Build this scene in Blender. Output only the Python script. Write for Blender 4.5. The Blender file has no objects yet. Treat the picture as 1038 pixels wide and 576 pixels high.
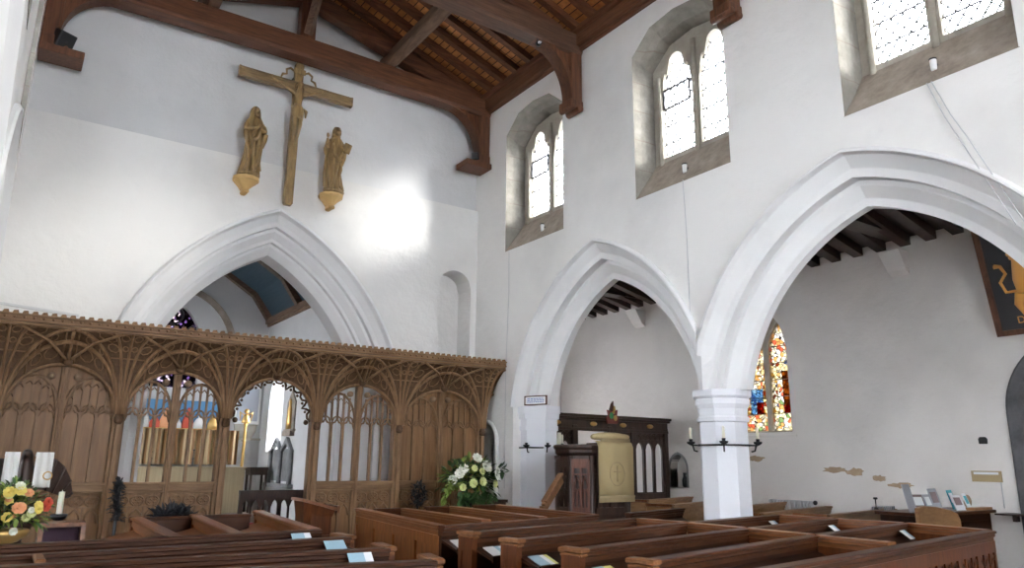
import bpy, math, random
from math import sin, cos, pi, sqrt, radians as R_
from mathutils import Vector as V, Matrix as Mx
random.seed(7)
SC = bpy.context.scene
COL = SC.collection

# ------------------------------------------------------------------ mesh builder
class MB:
    def __init__(s, M=None):
        s.v = []; s.f = []; s.sm = []; s.M = M or Mx.Identity(4)
    def add(s, vs, fs, smooth=False):
        o = len(s.v)
        s.v += [s.M @ V(p) for p in vs]
        s.f += [[i + o for i in f] for f in fs]
        s.sm += [smooth] * len(fs)
        return s
    def box(s, a, b):
        x0, y0, z0 = [min(a[i], b[i]) for i in range(3)]; x1, y1, z1 = [max(a[i], b[i]) for i in range(3)]
        return s.hexa([(x0, y0, z0), (x1, y0, z0), (x1, y1, z0), (x0, y1, z0)], [(x0, y0, z1), (x1, y0, z1), (x1, y1, z1), (x0, y1, z1)])
    def hexa(s, lo, hi):
        n = len(lo)
        fs = [list(range(n))[::-1], [n + i for i in range(n)]] + [[i, (i + 1) % n, n + (i + 1) % n, n + i] for i in range(n)]
        return s.add(list(lo) + list(hi), fs)
    def cbox(s, a, b, c=.01):
        "box with chamfered long edges seen from above (top bevel)"
        x0, y0, z0 = [min(a[i], b[i]) for i in range(3)]; x1, y1, z1 = [max(a[i], b[i]) for i in range(3)]
        l = [(x0, y0), (x1, y0), (x1, y1), (x0, y1)]; k = [(x0 + c, y0 + c), (x1 - c, y0 + c), (x1 - c, y1 - c), (x0 + c, y1 - c)]
        r = [[(x, y, z0) for x, y in k], [(x, y, z0 + c) for x, y in l], [(x, y, z1 - c) for x, y in l], [(x, y, z1) for x, y in k]]
        return s.loft(r, True, True)
    def loft(s, rings, closed=True, cap=False, smooth=False):
        n = len(rings[0]); vs = [p for r in rings for p in r]; fs = []
        for k in range(len(rings) - 1):
            for i in range(n if closed else n - 1):
                j = (i + 1) % n
                fs.append([k * n + i, k * n + j, (k + 1) * n + j, (k + 1) * n + i])
        if cap:
            fs.append(list(range(n))[::-1]); fs.append([(len(rings) - 1) * n + i for i in range(n)])
        return s.add(vs, fs, smooth)
    def bar(s, p, q, w, h, up=(0, 0, 1)):
        "rectangular bar from p to q, w across, h along up"
        p = V(p); q = V(q); d = (q - p).normalized(); u = V(up); x = d.cross(u)
        if x.length < 1e-5: x = d.cross(V((0, 1, 0)))
        x.normalize(); u = x.cross(d).normalized()
        f = lambda c: [c + x * (w / 2) * a + u * (h / 2) * b for a, b in ((-1, -1), (1, -1), (1, 1), (-1, 1))]
        return s.loft([f(p), f(q)], True, True)
    def tube(s, pts, r, n=8, cap=True, smooth=True, sq=1.0):
        pts = [V(p) for p in pts]; rs = r if isinstance(r, (list, tuple)) else [r] * len(pts)
        up = None; rings = []
        for i, p in enumerate(pts):
            d = (pts[min(i + 1, len(pts) - 1)] - pts[max(i - 1, 0)])
            if d.length < 1e-9: d = V((0, 0, 1))
            d.normalize()
            if up is None:
                up = V((0, 0, 1)) if abs(d.z) < .9 else V((0, 1, 0))
            x = d.cross(up).normalized(); up = x.cross(d).normalized()
            rings.append([p + (x * cos(2 * pi * k / n) + up * sin(2 * pi * k / n) * sq) * rs[i] for k in range(n)])
        return s.loft(rings, True, cap, smooth)
    def lathe(s, prof, c=(0, 0, 0), n=16, a0=0, smooth=True, sx=1, sy=1):
        c = V(c); rings = [[c + V((r * cos(a0 + 2 * pi * k / n) * sx, r * sin(a0 + 2 * pi * k / n) * sy, z)) for k in range(n)] for r, z in prof]
        return s.loft(rings, True, True, smooth)
    def ball(s, c, r, n=8, m=6, sc=(1, 1, 1)):
        c = V(c); rings = []
        for i in range(m + 1):
            a = pi * i / m; rr = max(sin(a), .02) * r
            rings.append([c + V((rr * cos(2 * pi * k / n) * sc[0], rr * sin(2 * pi * k / n) * sc[1], -cos(a) * r * sc[2])) for k in range(n)])
        return s.loft(rings, True, True, True)
    def prism(s, poly, f0, f1):
        "poly of 2D points; f0/f1 map (u,v) to 3D for both faces"
        return s.loft([[f0(u, v) for u, v in poly], [f1(u, v) for u, v in poly]], True, True)
    def obj(s, name, mat, parent=None, bevel=0, origin=None):
        if not s.v:
            s.add([(0, 0, 0), (.001, 0, 0), (0, .001, 0)], [[0, 1, 2]])
        if parent is not None:
            P = parent; o = V((0, 0, 0))
            while P is not None:
                o += V(P.location); P = P.parent
        else:
            xs = [v.x for v in s.v]; ys = [v.y for v in s.v]; zs = [v.z for v in s.v]
            o = V(origin) if origin else V(((min(xs) + max(xs)) / 2, (min(ys) + max(ys)) / 2, min(zs)))
        me = bpy.data.meshes.new(name)
        me.from_pydata([tuple(v - o) for v in s.v], [], s.f)
        me.polygons.foreach_set('use_smooth', s.sm)
        import bmesh
        bm = bmesh.new(); bm.from_mesh(me); bmesh.ops.recalc_face_normals(bm, faces=bm.faces); bm.to_mesh(me); bm.free()
        me.materials.append(mat); me.update()
        ob = bpy.data.objects.new(name, me); COL.objects.link(ob)
        if parent is not None: ob.parent = parent
        else: ob.location = o
        if bevel:
            m = ob.modifiers.new('bevel', 'BEVEL'); m.width = bevel; m.segments = 2; m.limit_method = 'ANGLE'
        return ob

def tag(o, label, cat, group=None, kind=None):
    if label: o['label'] = label
    if cat: o['category'] = cat
    if group: o['group'] = group
    if kind: o['kind'] = kind
    return o
def thing(name, label, cat, loc=(0, 0, 0), group=None):
    o = bpy.data.objects.new(name, None); COL.objects.link(o); o.location = loc; o.empty_display_size = .1
    return tag(o, label, cat, group)
def struct(o):
    o['kind'] = 'structure'; return o
def frame2(A, B):
    "matrix: origin A on floor, x along A->B, y to its left"
    a = math.atan2(B[1] - A[1], B[0] - A[0])
    return Mx.Translation(V((A[0], A[1], 0))) @ Mx.Rotation(a, 4, 'Z')

# ------------------------------------------------------------------ materials
def mat(name, base, rough=.6, metal=0, spec=.5):
    m = bpy.data.materials.new(name); m.use_nodes = True
    b = m.node_tree.nodes['Principled BSDF']
    b.inputs['Base Color'].default_value = (*base, 1); b.inputs['Roughness'].default_value = rough
    b.inputs['Metallic'].default_value = metal; b.inputs['Specular IOR Level'].default_value = spec
    return m
def N(m, t, **k):
    n = m.node_tree.nodes.new(t)
    for a, b in k.items():
        if a in n.inputs: n.inputs[a].default_value = b
        else: setattr(n, a, b)
    return n
def L(m, a, b): m.node_tree.links.new(a, b)
def coords(m, scale=(1, 1, 1), rot=(0, 0, 0), kind='Object'):
    c = N(m, 'ShaderNodeTexCoord'); mp = N(m, 'ShaderNodeMapping')
    mp.inputs['Scale'].default_value = scale; mp.inputs['Rotation'].default_value = rot
    L(m, c.outputs[kind], mp.inputs['Vector']); return mp.outputs[0]
def ramp(m, fac, stops):
    r = N(m, 'ShaderNodeValToRGB'); e = r.color_ramp.elements
    while len(e) < len(stops): e.new(.5)
    for i, (p, c) in enumerate(stops): e[i].position = p; e[i].color = (*c, 1)
    L(m, fac, r.inputs[0]); return r.outputs[0]
def bump(m, h, strength=.3, dist=.01):
    b = N(m, 'ShaderNodeBump'); b.inputs['Strength'].default_value = strength; b.inputs['Distance'].default_value = dist
    L(m, h, b.inputs['Height']); L(m, b.outputs[0], m.node_tree.nodes['Principled BSDF'].inputs['Normal'])
def bsdf(m): return m.node_tree.nodes['Principled BSDF']

def plaster(name, col, var=.06, bs=.35, big=.7, dirt=None):
    m = mat(name, col, .85, 0, .2)
    v = coords(m)
    n1 = N(m, 'ShaderNodeTexNoise'); n1.inputs['Scale'].default_value = big; n1.inputs['Detail'].default_value = 6; L(m, v, n1.inputs['Vector'])
    c2 = tuple(max(0, c * (1 - var * 2.2)) for c in col); c1 = tuple(min(1, c * (1 + var * .3)) for c in col)
    if dirt: c2 = dirt
    out = ramp(m, n1.outputs['Fac'], [(.3, c2), (.55, col), (.75, c1)])
    L(m, out, bsdf(m).inputs['Base Color'])
    n2 = N(m, 'ShaderNodeTexNoise'); n2.inputs['Scale'].default_value = 5; n2.inputs['Detail'].default_value = 8; n2.inputs['Roughness'].default_value = .6
    L(m, v, n2.inputs['Vector']); bump(m, n2.outputs['Fac'], bs, .03)
    return m
def wood(name, a, b, rough=.45, grain=(1, 1, 14), ax=None, sc=3.0, spec=.4, bs=.15):
    "grain stretched along one axis: small scale along the grain"
    m = mat(name, a, rough, 0, spec)
    v = coords(m, grain)
    n = N(m, 'ShaderNodeTexNoise'); n.inputs['Scale'].default_value = sc; n.inputs['Detail'].default_value = 7; n.inputs['Roughness'].default_value = .65
    n.inputs['Distortion'].default_value = .6; L(m, v, n.inputs['Vector'])
    L(m, ramp(m, n.outputs['Fac'], [(.32, a), (.68, b)]), bsdf(m).inputs['Base Color'])
    bump(m, n.outputs['Fac'], bs, .004)
    return m

M = {}
M['plaster'] = plaster('limewash', (.81, .80, .78), .07, .6)
M['plaster_up'] = plaster('limewash_upper_shaded', (.70, .70, .70), .07, .5)  # duller limewash: the upper wall's lack of sun is put into the colour
M['plaster_arch'] = plaster('painted_arch', (.80, .80, .80), .03, .12, 1.5)
M['plaster_aisle'] = plaster('aisle_limewash', (.80, .77, .745), .09, .55, .5)
M['pier'] = plaster('painted_pier_daylit', (.78, .79, .83), .03, .08, 1.5)  # white pier paint with the blue tinge of daylight mixed into the colour
def stone(name, a, b, mortar, brick=True):
    m = mat(name, a, .85, 0, .2)
    v = coords(m)
    n = N(m, 'ShaderNodeTexNoise'); n.inputs['Scale'].default_value = 4; n.inputs['Detail'].default_value = 9; n.inputs['Roughness'].default_value = .7
    L(m, v, n.inputs['Vector'])
    c = ramp(m, n.outputs['Fac'], [(.3, a), (.7, b)])
    if brick:
        s = N(m, 'ShaderNodeSeparateXYZ'); L(m, v, s.inputs[0])
        w = N(m, 'ShaderNodeMath', operation='FRACT'); q = N(m, 'ShaderNodeMath', operation='MULTIPLY'); q.inputs[1].default_value = 1 / .42
        L(m, s.outputs['Z'], q.inputs[0]); L(m, q.outputs[0], w.inputs[0])
        lt = N(m, 'ShaderNodeMath', operation='LESS_THAN'); lt.inputs[1].default_value = .035; L(m, w.outputs[0], lt.inputs[0])
        mx = N(m, 'ShaderNodeMixRGB'); L(m, lt.outputs[0], mx.inputs[0]); L(m, c, mx.inputs[1]); mx.inputs[2].default_value = (*mortar, 1); c = mx.outputs[0]
    L(m, c, bsdf(m).inputs['Base Color']); bump(m, n.outputs['Fac'], .5, .02)
    return m
M['stone'] = stone('window_stone', (0.1650, 0.1515, 0.1271), (0.2860, 0.2693, 0.2368), (.2, .17, .14))
M['sill'] = stone('sill_stone', (0.1900, 0.1568, 0.1235), (0.3800, 0.3230, 0.2660), (0, 0, 0), False)
M['tracery'] = stone('tracery_stone', (0.3150, 0.2850, 0.2325), (0.4500, 0.4200, 0.3600), (0, 0, 0), False)
M['flag'] = stone('floor_flagstone', (.16, .13, .11), (.26, .22, .19), (0, 0, 0), False)
M['greystone'] = stone('grey_stone', (.13, .13, .13), (.26, .26, .26), (0, 0, 0), False)
M['darkstone'] = stone('dark_stone', (.06, .06, .065), (.12, .12, .125), (0, 0, 0), False)
M['screen'] = wood('screen_oak', (0.1266, 0.0632, 0.0272), (0.2694, 0.1600, 0.0817), .55, (6, 6, .8), spec=.3)
M['screenx'] = wood('screen_oak_rail', (0.1266, 0.0657, 0.0296), (0.2694, 0.1600, 0.0817), .55, (.8, 6, 6), spec=.3)
M['screend'] = wood('screen_oak_carved', (0.0521, 0.0258, 0.0119), (0.1121, 0.0619, 0.0298), .6, (5, 5, 5), spec=.25, bs=.5)
M['panel'] = wood('screen_oak_plank', (0.1428, 0.0691, 0.0265), (0.2694, 0.1473, 0.0661), .5, (7, 7, .5), spec=.35)
M['pewx'] = wood('pew_rail_oak', (0.0264, 0.0078, 0.0023), (0.0655, 0.0215, 0.0070), .42, (.8, 8, 8), spec=.16)
M['pewd'] = wood('pew_back_oak', (0.0121, 0.0036, 0.0012), (0.0294, 0.0089, 0.0027), .5, (1.2, 8, 3), spec=.10)
M['pewe'] = wood('pew_end_oak', (0.0480, 0.0123, 0.0029), (0.1067, 0.0313, 0.0081), .42, (7, 7, .8), spec=.2)
M['pewy'] = wood('pew_side_rail_oak_lit', (0.1029, 0.0334, 0.0094), (0.2263, 0.0836, 0.0277), .35, (8, .8, 8), spec=.45)  # brighter oak: the orange light on lengthwise rails is put into its colour
M['pale'] = wood('pale_oak', (0.2080, 0.1040, 0.0400), (0.3360, 0.1920, 0.0880), .45, (1.5, 1.5, 6), spec=.35)
M['beam'] = wood('beam_oak', (0.0480, 0.0176, 0.0080), (0.1360, 0.0528, 0.0240), .5, (.7, 8, 8), spec=.35)
M['beamy'] = wood('beam_oak_long', (0.0680, 0.0256, 0.0112), (0.1680, 0.0680, 0.0320), .5, (8, .7, 8), spec=.35)
M['beamg'] = wood('beam_oak_grey', (0.0750, 0.0413, 0.0255), (0.1875, 0.1162, 0.0750), .6, (3, .7, 8), spec=.3)
M['beamz'] = wood('beam_oak_post', (0.0560, 0.0208, 0.0096), (0.1440, 0.0560, 0.0256), .5, (8, 8, .7), spec=.35)
M['beamg2'] = wood('beam_oak_weathered', (0.0473, 0.0216, 0.0125), (0.1197, 0.0630, 0.0376), .6, (.7, 8, 8), spec=.3)
M['rafter'] = wood('rafter_oak', (0.0600, 0.0208, 0.0088), (0.1520, 0.0600, 0.0256), .5, (.7, 8, 8), spec=.35)
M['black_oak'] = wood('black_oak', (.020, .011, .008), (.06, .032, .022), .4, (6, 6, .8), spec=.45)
M['iron'] = mat('black_iron', (.02, .02, .022), .45, .6)
M['black'] = mat('black_plastic', (.015, .015, .018), .45)
M['white'] = mat('white_paint', (.8, .8, .8), .5)
M['chrome'] = mat('steel', (.6, .6, .6), .25, 1)
M['gold'] = mat('gilt', (.60, .38, .13), .38, .7)
M['giltwood'] = wood('weathered_gilt_wood', (0.1260, 0.0750, 0.0272), (0.3465, 0.2250, 0.0893), .45, (7, 7, 1.5), spec=.5)
M['giltx'] = wood('weathered_gilt_beam', (0.1056, 0.0660, 0.0282), (0.2904, 0.1980, 0.0924), .45, (1, 7, 7), spec=.5)
M['bracket'] = mat('yellow_gilt_bracket', (.55, .36, .14), .5, .2)
M['wax'] = mat('candle_wax', (.86, .82, .68), .5); bsdf(M['wax']).inputs['Subsurface Weight'].default_value = .1
M['cloth_w'] = mat('white_linen', (.80, .79, .76), .85)
M['cloth_g'] = mat('gold_damask', (.44, .345, .175), .8)
M['cloth_c'] = wood('cream_frontal', (.30, .235, .14), (.38, .305, .19), .8, (10, 10, .3), spec=.2)
M['carpet'] = mat('crimson_carpet', (.30, .035, .07), .95)
M['paper_w'] = mat('white_paper', (.78, .80, .82), .6)
M['paper_b'] = mat('blue_paper', (.33, .50, .60), .6)
M['paper_y'] = mat('yellow_paper', (.68, .66, .22), .6)
M['paper_t'] = mat('teal_paper', (.04, .42, .50), .5)
M['paper_g'] = mat('grey_paper', (.40, .42, .47), .6)
M['paper_r'] = mat('dark_photo_paper', (.22, .16, .16), .5)
M['leaf'] = mat('dark_leaf', (.035, .085, .02), .45)
M['leaf2'] = mat('yellow_green_leaf', (.20, .28, .05), .5)
M['petal'] = mat('white_petal', (.82, .83, .74), .6)
M['petaly'] = mat('yellow_petal', (.75, .62, .16), .6)
M['petalr'] = mat('red_petal', (.55, .08, .04), .6)
M['petalo'] = mat('peach_petal', (.70, .33, .16), .6)
M['blackcloth'] = mat('black_feather', (.012, .014, .018), .6)
M['lead'] = mat('window_lead', (.07, .07, .08), .6)
M['dark'] = mat('dark_hollow', (.03, .028, .028), .9)
M['cable'] = mat('grey_cable', (.55, .56, .58), .6)
M['chan'] = plaster('chancel_limewash_dimmed', (.58, .575, .57), .06, .3)  # darker than the nave limewash: dim chancel light is put into the colour
M['ceilblue'] = wood('blue_boards', (0.0248, 0.0468, 0.0633), (0.0413, 0.0715, 0.0935), .6, (8, .5, 8), spec=.3)
M['striped'] = mat('striped_cloth', (.8, .8, .8), .8)
def stripes(m, c1, c2, freq, axis='X'):
    v = coords(m); s = N(m, 'ShaderNodeSeparateXYZ'); L(m, v, s.inputs[0])
    q = N(m, 'ShaderNodeMath', operation='MULTIPLY'); q.inputs[1].default_value = freq; L(m, s.outputs[axis], q.inputs[0])
    w = N(m, 'ShaderNodeMath', operation='FRACT'); L(m, q.outputs[0], w.inputs[0])
    g = N(m, 'ShaderNodeMath', operation='GREATER_THAN'); g.inputs[1].default_value = .5; L(m, w.outputs[0], g.inputs[0])
    mx = N(m, 'ShaderNodeMixRGB'); L(m, g.outputs[0], mx.inputs[0]); mx.inputs[1].default_value = (*c1, 1); mx.inputs[2].default_value = (*c2, 1)
    L(m, mx.outputs[0], bsdf(m).inputs['Base Color'])
stripes(M['striped'], (.75, .76, .78), (.22, .25, .32), 17)
# roof boards: battens across the rafters, thin dark gaps
def boards():
    m = mat('roof_lath', (.3, .13, .05), .6, 0, .25)
    v = coords(m)
    b = N(m, 'ShaderNodeTexBrick'); b.offset = 0.0
    for k, x in (('Scale', 1.0), ('Mortar Size', .008), ('Mortar Smooth', .2), ('Bias', 0.0), ('Brick Width', .115), ('Row Height', 3.0)): b.inputs[k].default_value = x
    b.inputs['Color1'].default_value = (.52, .23, .085, 1); b.inputs['Color2'].default_value = (.34, .14, .05, 1); b.inputs['Mortar'].default_value = (.035, .014, .007, 1)
    L(m, v, b.inputs['Vector'])
    n = N(m, 'ShaderNodeTexNoise'); n.inputs['Scale'].default_value = 9; n.inputs['Detail'].default_value = 5; L(m, v, n.inputs['Vector'])
    mx = N(m, 'ShaderNodeMixRGB', blend_type='MULTIPLY'); mx.inputs[0].default_value = .7
    L(m, b.outputs['Color'], mx.inputs[1]); L(m, ramp(m, n.outputs['Fac'], [(.3, (.55, .5, .45)), (.7, (1.25, 1.2, 1.1))]), mx.inputs[2])
    L(m, mx.outputs[0], bsdf(m).inputs['Base Color']); bump(m, b.outputs['Fac'], .6, -.01)
    return m
M['lath'] = boards()
# clear leaded glass: lets sky and sun through
def glass():
    m = bpy.data.materials.new('leaded_glass'); m.use_nodes = True; nt = m.node_tree; nt.nodes.remove(bsdf(m))
    t = N(m, 'ShaderNodeBsdfTransparent'); t.inputs[0].default_value = (.93, .95, .97, 1)
    tr = N(m, 'ShaderNodeBsdfTranslucent'); tr.inputs[0].default_value = (.85, .87, .92, 1)
    g = N(m, 'ShaderNodeBsdfGlossy'); g.inputs['Roughness'].default_value = .15; g.inputs[0].default_value = (.9, .9, .9, 1)
    a = N(m, 'ShaderNodeMixShader'); a.inputs[0].default_value = .3; L(m, t.outputs[0], a.inputs[1]); L(m, tr.outputs[0], a.inputs[2])
    b = N(m, 'ShaderNodeMixShader'); b.inputs[0].default_value = .05; L(m, a.outputs[0], b.inputs[1]); L(m, g.outputs[0], b.inputs[2])
    L(m, b.outputs[0], nt.nodes['Material Output'].inputs[0]); return m
M['glass'] = glass()
def tint(name, col, depth=.30):
    m = bpy.data.materials.new(name); m.use_nodes = True; nt = m.node_tree; nt.nodes.remove(bsdf(m))
    t = N(m, 'ShaderNodeBsdfTransparent'); tr = N(m, 'ShaderNodeBsdfTranslucent')
    v = coords(m); vo = N(m, 'ShaderNodeTexVoronoi'); vo.inputs['Scale'].default_value = 17; L(m, v, vo.inputs['Vector'])
    s = N(m, 'ShaderNodeSeparateColor'); L(m, vo.outputs['Color'], s.inputs[0])
    c = ramp(m, s.outputs[0], col); m.node_tree.nodes[-1].color_ramp.interpolation = 'CONSTANT'
    for n in nt.nodes:
        if n.type == 'VALTORGB': n.color_ramp.interpolation = 'CONSTANT'
    ve = N(m, 'ShaderNodeTexVoronoi', feature='DISTANCE_TO_EDGE'); ve.inputs['Scale'].default_value = 17; L(m, v, ve.inputs['Vector'])
    lt = N(m, 'ShaderNodeMath', operation='GREATER_THAN'); lt.inputs[1].default_value = .045; L(m, ve.outputs['Distance'], lt.inputs[0])
    mx = N(m, 'ShaderNodeMixRGB'); mx.inputs[1].default_value = (.02, .015, .015, 1); L(m, lt.outputs[0], mx.inputs[0]); L(m, c, mx.inputs[2])
    dk = N(m, 'ShaderNodeMixRGB', blend_type='MULTIPLY'); dk.inputs[0].default_value = 1; dk.inputs[2].default_value = (depth, depth, depth, 1); L(m, mx.outputs[0], dk.inputs[1]); L(m, dk.outputs[0], t.inputs[0]); L(m, dk.outputs[0], tr.inputs[0])
    a = N(m, 'ShaderNodeMixShader'); a.inputs[0].default_value = .3; L(m, t.outputs[0], a.inputs[1]); L(m, tr.outputs[0], a.inputs[2])
    L(m, a.outputs[0], nt.nodes['Material Output'].inputs[0]); return m
M['st_mix'] = tint('stained_mixed', [(0, (.85, .75, .5)), (.25, (.9, .86, .75)), (.5, (.42, .14, .06)), (.58, (.6, .42, .16)), (.75, (.18, .22, .34)), (.8, (.85, .75, .55))])
M['st_pale'] = tint('stained_pale', [(0, (.92, .85, .65)), (.4, (.95, .93, .88)), (.7, (.8, .55, .3)), (.85, (.75, .3, .2)), (.95, (.4, .5, .3))])
M['st_blue'] = tint('stained_blue', [(0, (.25, .42, .60)), (.4, (.45, .62, .75)), (.8, (.12, .22, .42))])
M['st_red'] = tint('stained_red', [(0, (.25, .03, .02)), (.4, (.38, .06, .04)), (.8, (.2, .02, .02))])
M['st_brown'] = tint('stained_brown', [(0, (.22, .09, .03)), (.4, (.4, .18, .05)), (.8, (.12, .05, .02))])
M['st_dark'] = tint('stained_east', [(0, (.02, .015, .02)), (.55, (.7, .62, .72)), (.62, (.04, .03, .05)), (.75, (.35, .25, .45)), (.83, (.8, .7, .72)), (.9, (.03, .02, .03))])

# ------------------------------------------------------------------ arches and walls
def arc_off(a, h, zs, o, n=20, z0=None):
    "half of a two-centred arch offset by o: (u,z) from springing to apex, u>=0"
    Rr = (a * a + h * h) / (2 * a); c = a - Rr
    fm = math.acos(max(-1, min(1, -c / (Rr + o)))); out = []
    f0 = math.asin((z0 - zs) / (Rr + o)) if z0 else 0
    for i in range(n + 1):
        f = f0 + (fm - f0) * i / n; out.append((c + (Rr + o) * cos(f), zs + (Rr + o) * sin(f)))
    return out
def arc_z(a, h, zs, o, u):
    Rr = (a * a + h * h) / (2 * a); c = a - Rr; u = abs(u)
    q = (Rr + o) ** 2 - (u - c) ** 2
    return zs + sqrt(max(0, q))
def wall_mesh(mb, holes, us, zlo, zhi, f):
    "strips: holes = (u0,u1,lo(u),hi(u)); f(u,z)->3D"
    us = sorted(set([round(u, 5) for u in us]))
    for ua, ub in zip(us, us[1:]):
        m = (ua + ub) / 2
        hs = sorted([h for h in holes if h[0] <= m <= h[1]], key=lambda h: h[2](m))
        lo = lambda u: zlo
        for h in hs + [None]:
            hi = (h[2] if h else zhi)
            if hi(m) - lo(m) > 1e-4:
                mb.add([f(ua, lo(ua)), f(ub, lo(ub)), f(ub, hi(ub)), f(ua, hi(ua))], [[0, 1, 2, 3]])
            if h: lo = h[3]
def lin(a, b, n): return [a + (b - a) * i / n for i in range(n + 1)]

WS = 6.4; TH = .8; WN = -.27; NC = 3.065       # nave wall faces, thickness, nave centre
YE = 10.45; YW = -5.0
ZS = 1.95; ZK = 2.40
ARC = [(7.37, 1.515, 2.13), (3.68, 1.626, 2.13), (-.20, 1.68, 2.13), (-4.13, 1.68, 2.13)]   # centre, half span, rise
COLY = [5.60, 1.77, -2.17]
def half_at(a, h, o):
    Rr = (a * a + h * h) / (2 * a); return a - Rr + sqrt((Rr + o) ** 2 - (ZK - ZS) ** 2)
HO = .45
def wtop(u): return 7.9
WIN = [8.81, 5.77, 2.86, -.3]
def win_hi(c, zb=0):
    def g(u):
        t = abs(u - c) / .76
        return 7.30 - .10 * t - (.24 * max(0, (t - .55) / .45)) + zb
    return g
def arcade_clamp(k, c):
    lo = COLY[k] if k < len(COLY) else -9; hi = COLY[k - 1] if k > 0 else 99
    return lo, hi
def arcade_side(sgn, name):
    X0 = WS if sgn > 0 else WN
    fx = lambda d: X0 + sgn * d
    holes = []; us = [YW, YE + .8] + list(COLY)
    for k, (c, a, h) in enumerate(ARC):
        lo, hi = arcade_clamp(k, c); hw_ = half_at(a, h, HO); u0 = max(lo, c - hw_, YW); u1 = min(hi, c + hw_, YE)
        holes.append((u0, u1, lambda u: 0.0, (lambda c, a, h: lambda u: arc_z(a, h, ZS, HO, u - c))(c, a, h)))
        us += lin(u0, u1, 44) + [c]
    for c in WIN:
        us += [c - .76, c + .76, c, c - .76 * .55, c + .76 * .55]
        holes.append((c - .76, c + .76, lambda u: 4.92, win_hi(c)))
    nic = None
    us = [u for u in us if YW <= u <= YE + .8]
    mb = MB()
    if sgn > 0:   # round-headed niche beside the rood screen
        holes.append((9.76, 10.32, lambda u: 0.0, lambda u: 1.84 + sqrt(max(0, .28 ** 2 - (u - 10.04) ** 2)) * 1.15)); us += lin(9.76, 10.32, 14)
    wall_mesh(mb, holes, us, 0, wtop, lambda u, z: (fx(0), u, z))
    # outer face above the aisle and around the windows
    wall_mesh(mb, holes, us, 0, wtop, lambda u, z: (fx(TH), u, z))
    mb.add([(fx(0), YW, 0), (fx(TH), YW, 0), (fx(TH), YW, 7.9), (fx(0), YW, 7.9)], [[0, 1, 2, 3]])
    mb.add([(fx(0), YW, 7.9), (fx(TH), YW, 7.9), (fx(TH), YE + .8, 7.9), (fx(0), YE + .8, 7.9)], [[0, 1, 2, 3]])
    if sgn > 0:
        ring = [(9.76, 0)] + [(u, 1.84 + sqrt(max(0, .28 ** 2 - (u - 10.04) ** 2)) * 1.15) for u in lin(9.76, 10.32, 14)] + [(10.32, 0)]
        mb.loft([[(fx(0), u, z) for u, z in ring], [(fx(.3), u, z) for u, z in ring]], False)
        mb.add([(fx(.3), 9.7, 0), (fx(.3), 10.4, 0), (fx(.3), 10.4, 2.3), (fx(.3), 9.7, 2.3)], [[0, 1, 2, 3]])
        mb.tube([(fx(-.01), u, z) for u, z in [(9.72, 0), (9.72, 1.84)] + [(10.04 - .33 * cos(t), 1.84 + .37 * sin(t)) for t in lin(0.05, pi - .05, 12)] + [(10.36, 1.84), (10.36, 0)]], .035, 6)
    yr = 7.37 + half_at(1.515, 2.13, HO)
    mb.add([(fx(0), yr, 0), (fx(TH), yr, 0), (fx(TH), yr, ZK + .02), (fx(0), yr, ZK + .02)], [[0, 1, 2, 3]])
    w = struct(mb.obj(name, M['plaster']))
    # arch orders
    prof = [(.50, 0), (.50, -.03), (.475, -.05), (.455, -.05), (.445, .0), (.44, .02), (.335, .115), (.325, .12), (.245, .12), (.24, .125), (.24, .235), (.235, .24), (.19, .24), (.18, .245), (.085, .335), (.075, .34), (.0, .345), (.0, .40)]
    prof = prof + [(o, TH - d) for o, d in prof[::-1][1:] if d >= 0]
    am = MB(); nn = 24
    for k, (c, a, h) in enumerate(ARC):
        lo, hi = arcade_clamp(k, c)
        for s in (-1, 1):
            rings = []
            for o, d in prof:
                rings.append([(fx(d), min(hi, max(lo, c + s * u)), z) for u, z in arc_off(a, h, ZS, o, nn, ZK)])
            tm_ = MB(); tm_.loft(rings, False, False, False)
            cl = [v.y <= lo + 1e-6 or v.y >= hi - 1e-6 for v in tm_.v]
            am.add(tm_.v, [f for f in tm_.f if not all(cl[i] for i in f)])
    for k, y in enumerate(COLY):
        (c1, a1, h1), (c2, a2, h2) = ARC[k], ARC[k + 1]
        am.loft([[(fx(d), y, max(ZK, arc_z(a1, h1, ZS, o, y - c1))) for o, d in prof], [(fx(d), y, max(ZK, arc_z(a2, h2, ZS, o, y - c2))) for o, d in prof]], False)
    struct(am.obj('trim_arch_' + ('south' if sgn > 0 else 'north'), M['plaster_arch']))
    # piers
    for y in COLY:
        nm = 'nave_pier'
        lab = {(1, 0): 'white octagonal pier between the two pointed arches, candle bracket round it', (1, 1): 'white octagonal pier right of the large near arch, south side', (1, 2): 'white octagonal pier at the west end of the south arcade'}.get((sgn, COLY.index(y)), 'white octagonal pier of the north arcade, %s one' % ['eastern', 'middle', 'western'][COLY.index(y)])
        y += .06; t = thing(nm, lab, 'pillar', (fx(.4), y, 0)); q = pi / 8; k8 = 1 / cos(q)
        s_ = MB(); s_.lathe([(.255 * k8, .3), (.255 * k8, 2.06)], (fx(.4), y, 0), 8, q, False); s_.obj('shaft', M['pier'], t)
        s_ = MB(); s_.lathe([(.34 * k8, 0), (.34 * k8, .18), (.30 * k8, .22), (.30 * k8, .27), (.26 * k8, .3)], (fx(.4), y, 0), 8, q, False); s_.obj('base', M['pier'], t)
        s_ = MB(); s_.lathe([(r * k8, z) for r, z in ((.255, 2.05), (.28, 2.06), (.28, 2.10), (.262, 2.12), (.267, 2.20), (.295, 2.25), (.295, 2.30), (.285, 2.31), (.315, 2.34), (.315, 2.41))], (fx(.4), y, 0), 8, q, False); s_.obj('capital', M['pier'], t)
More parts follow.
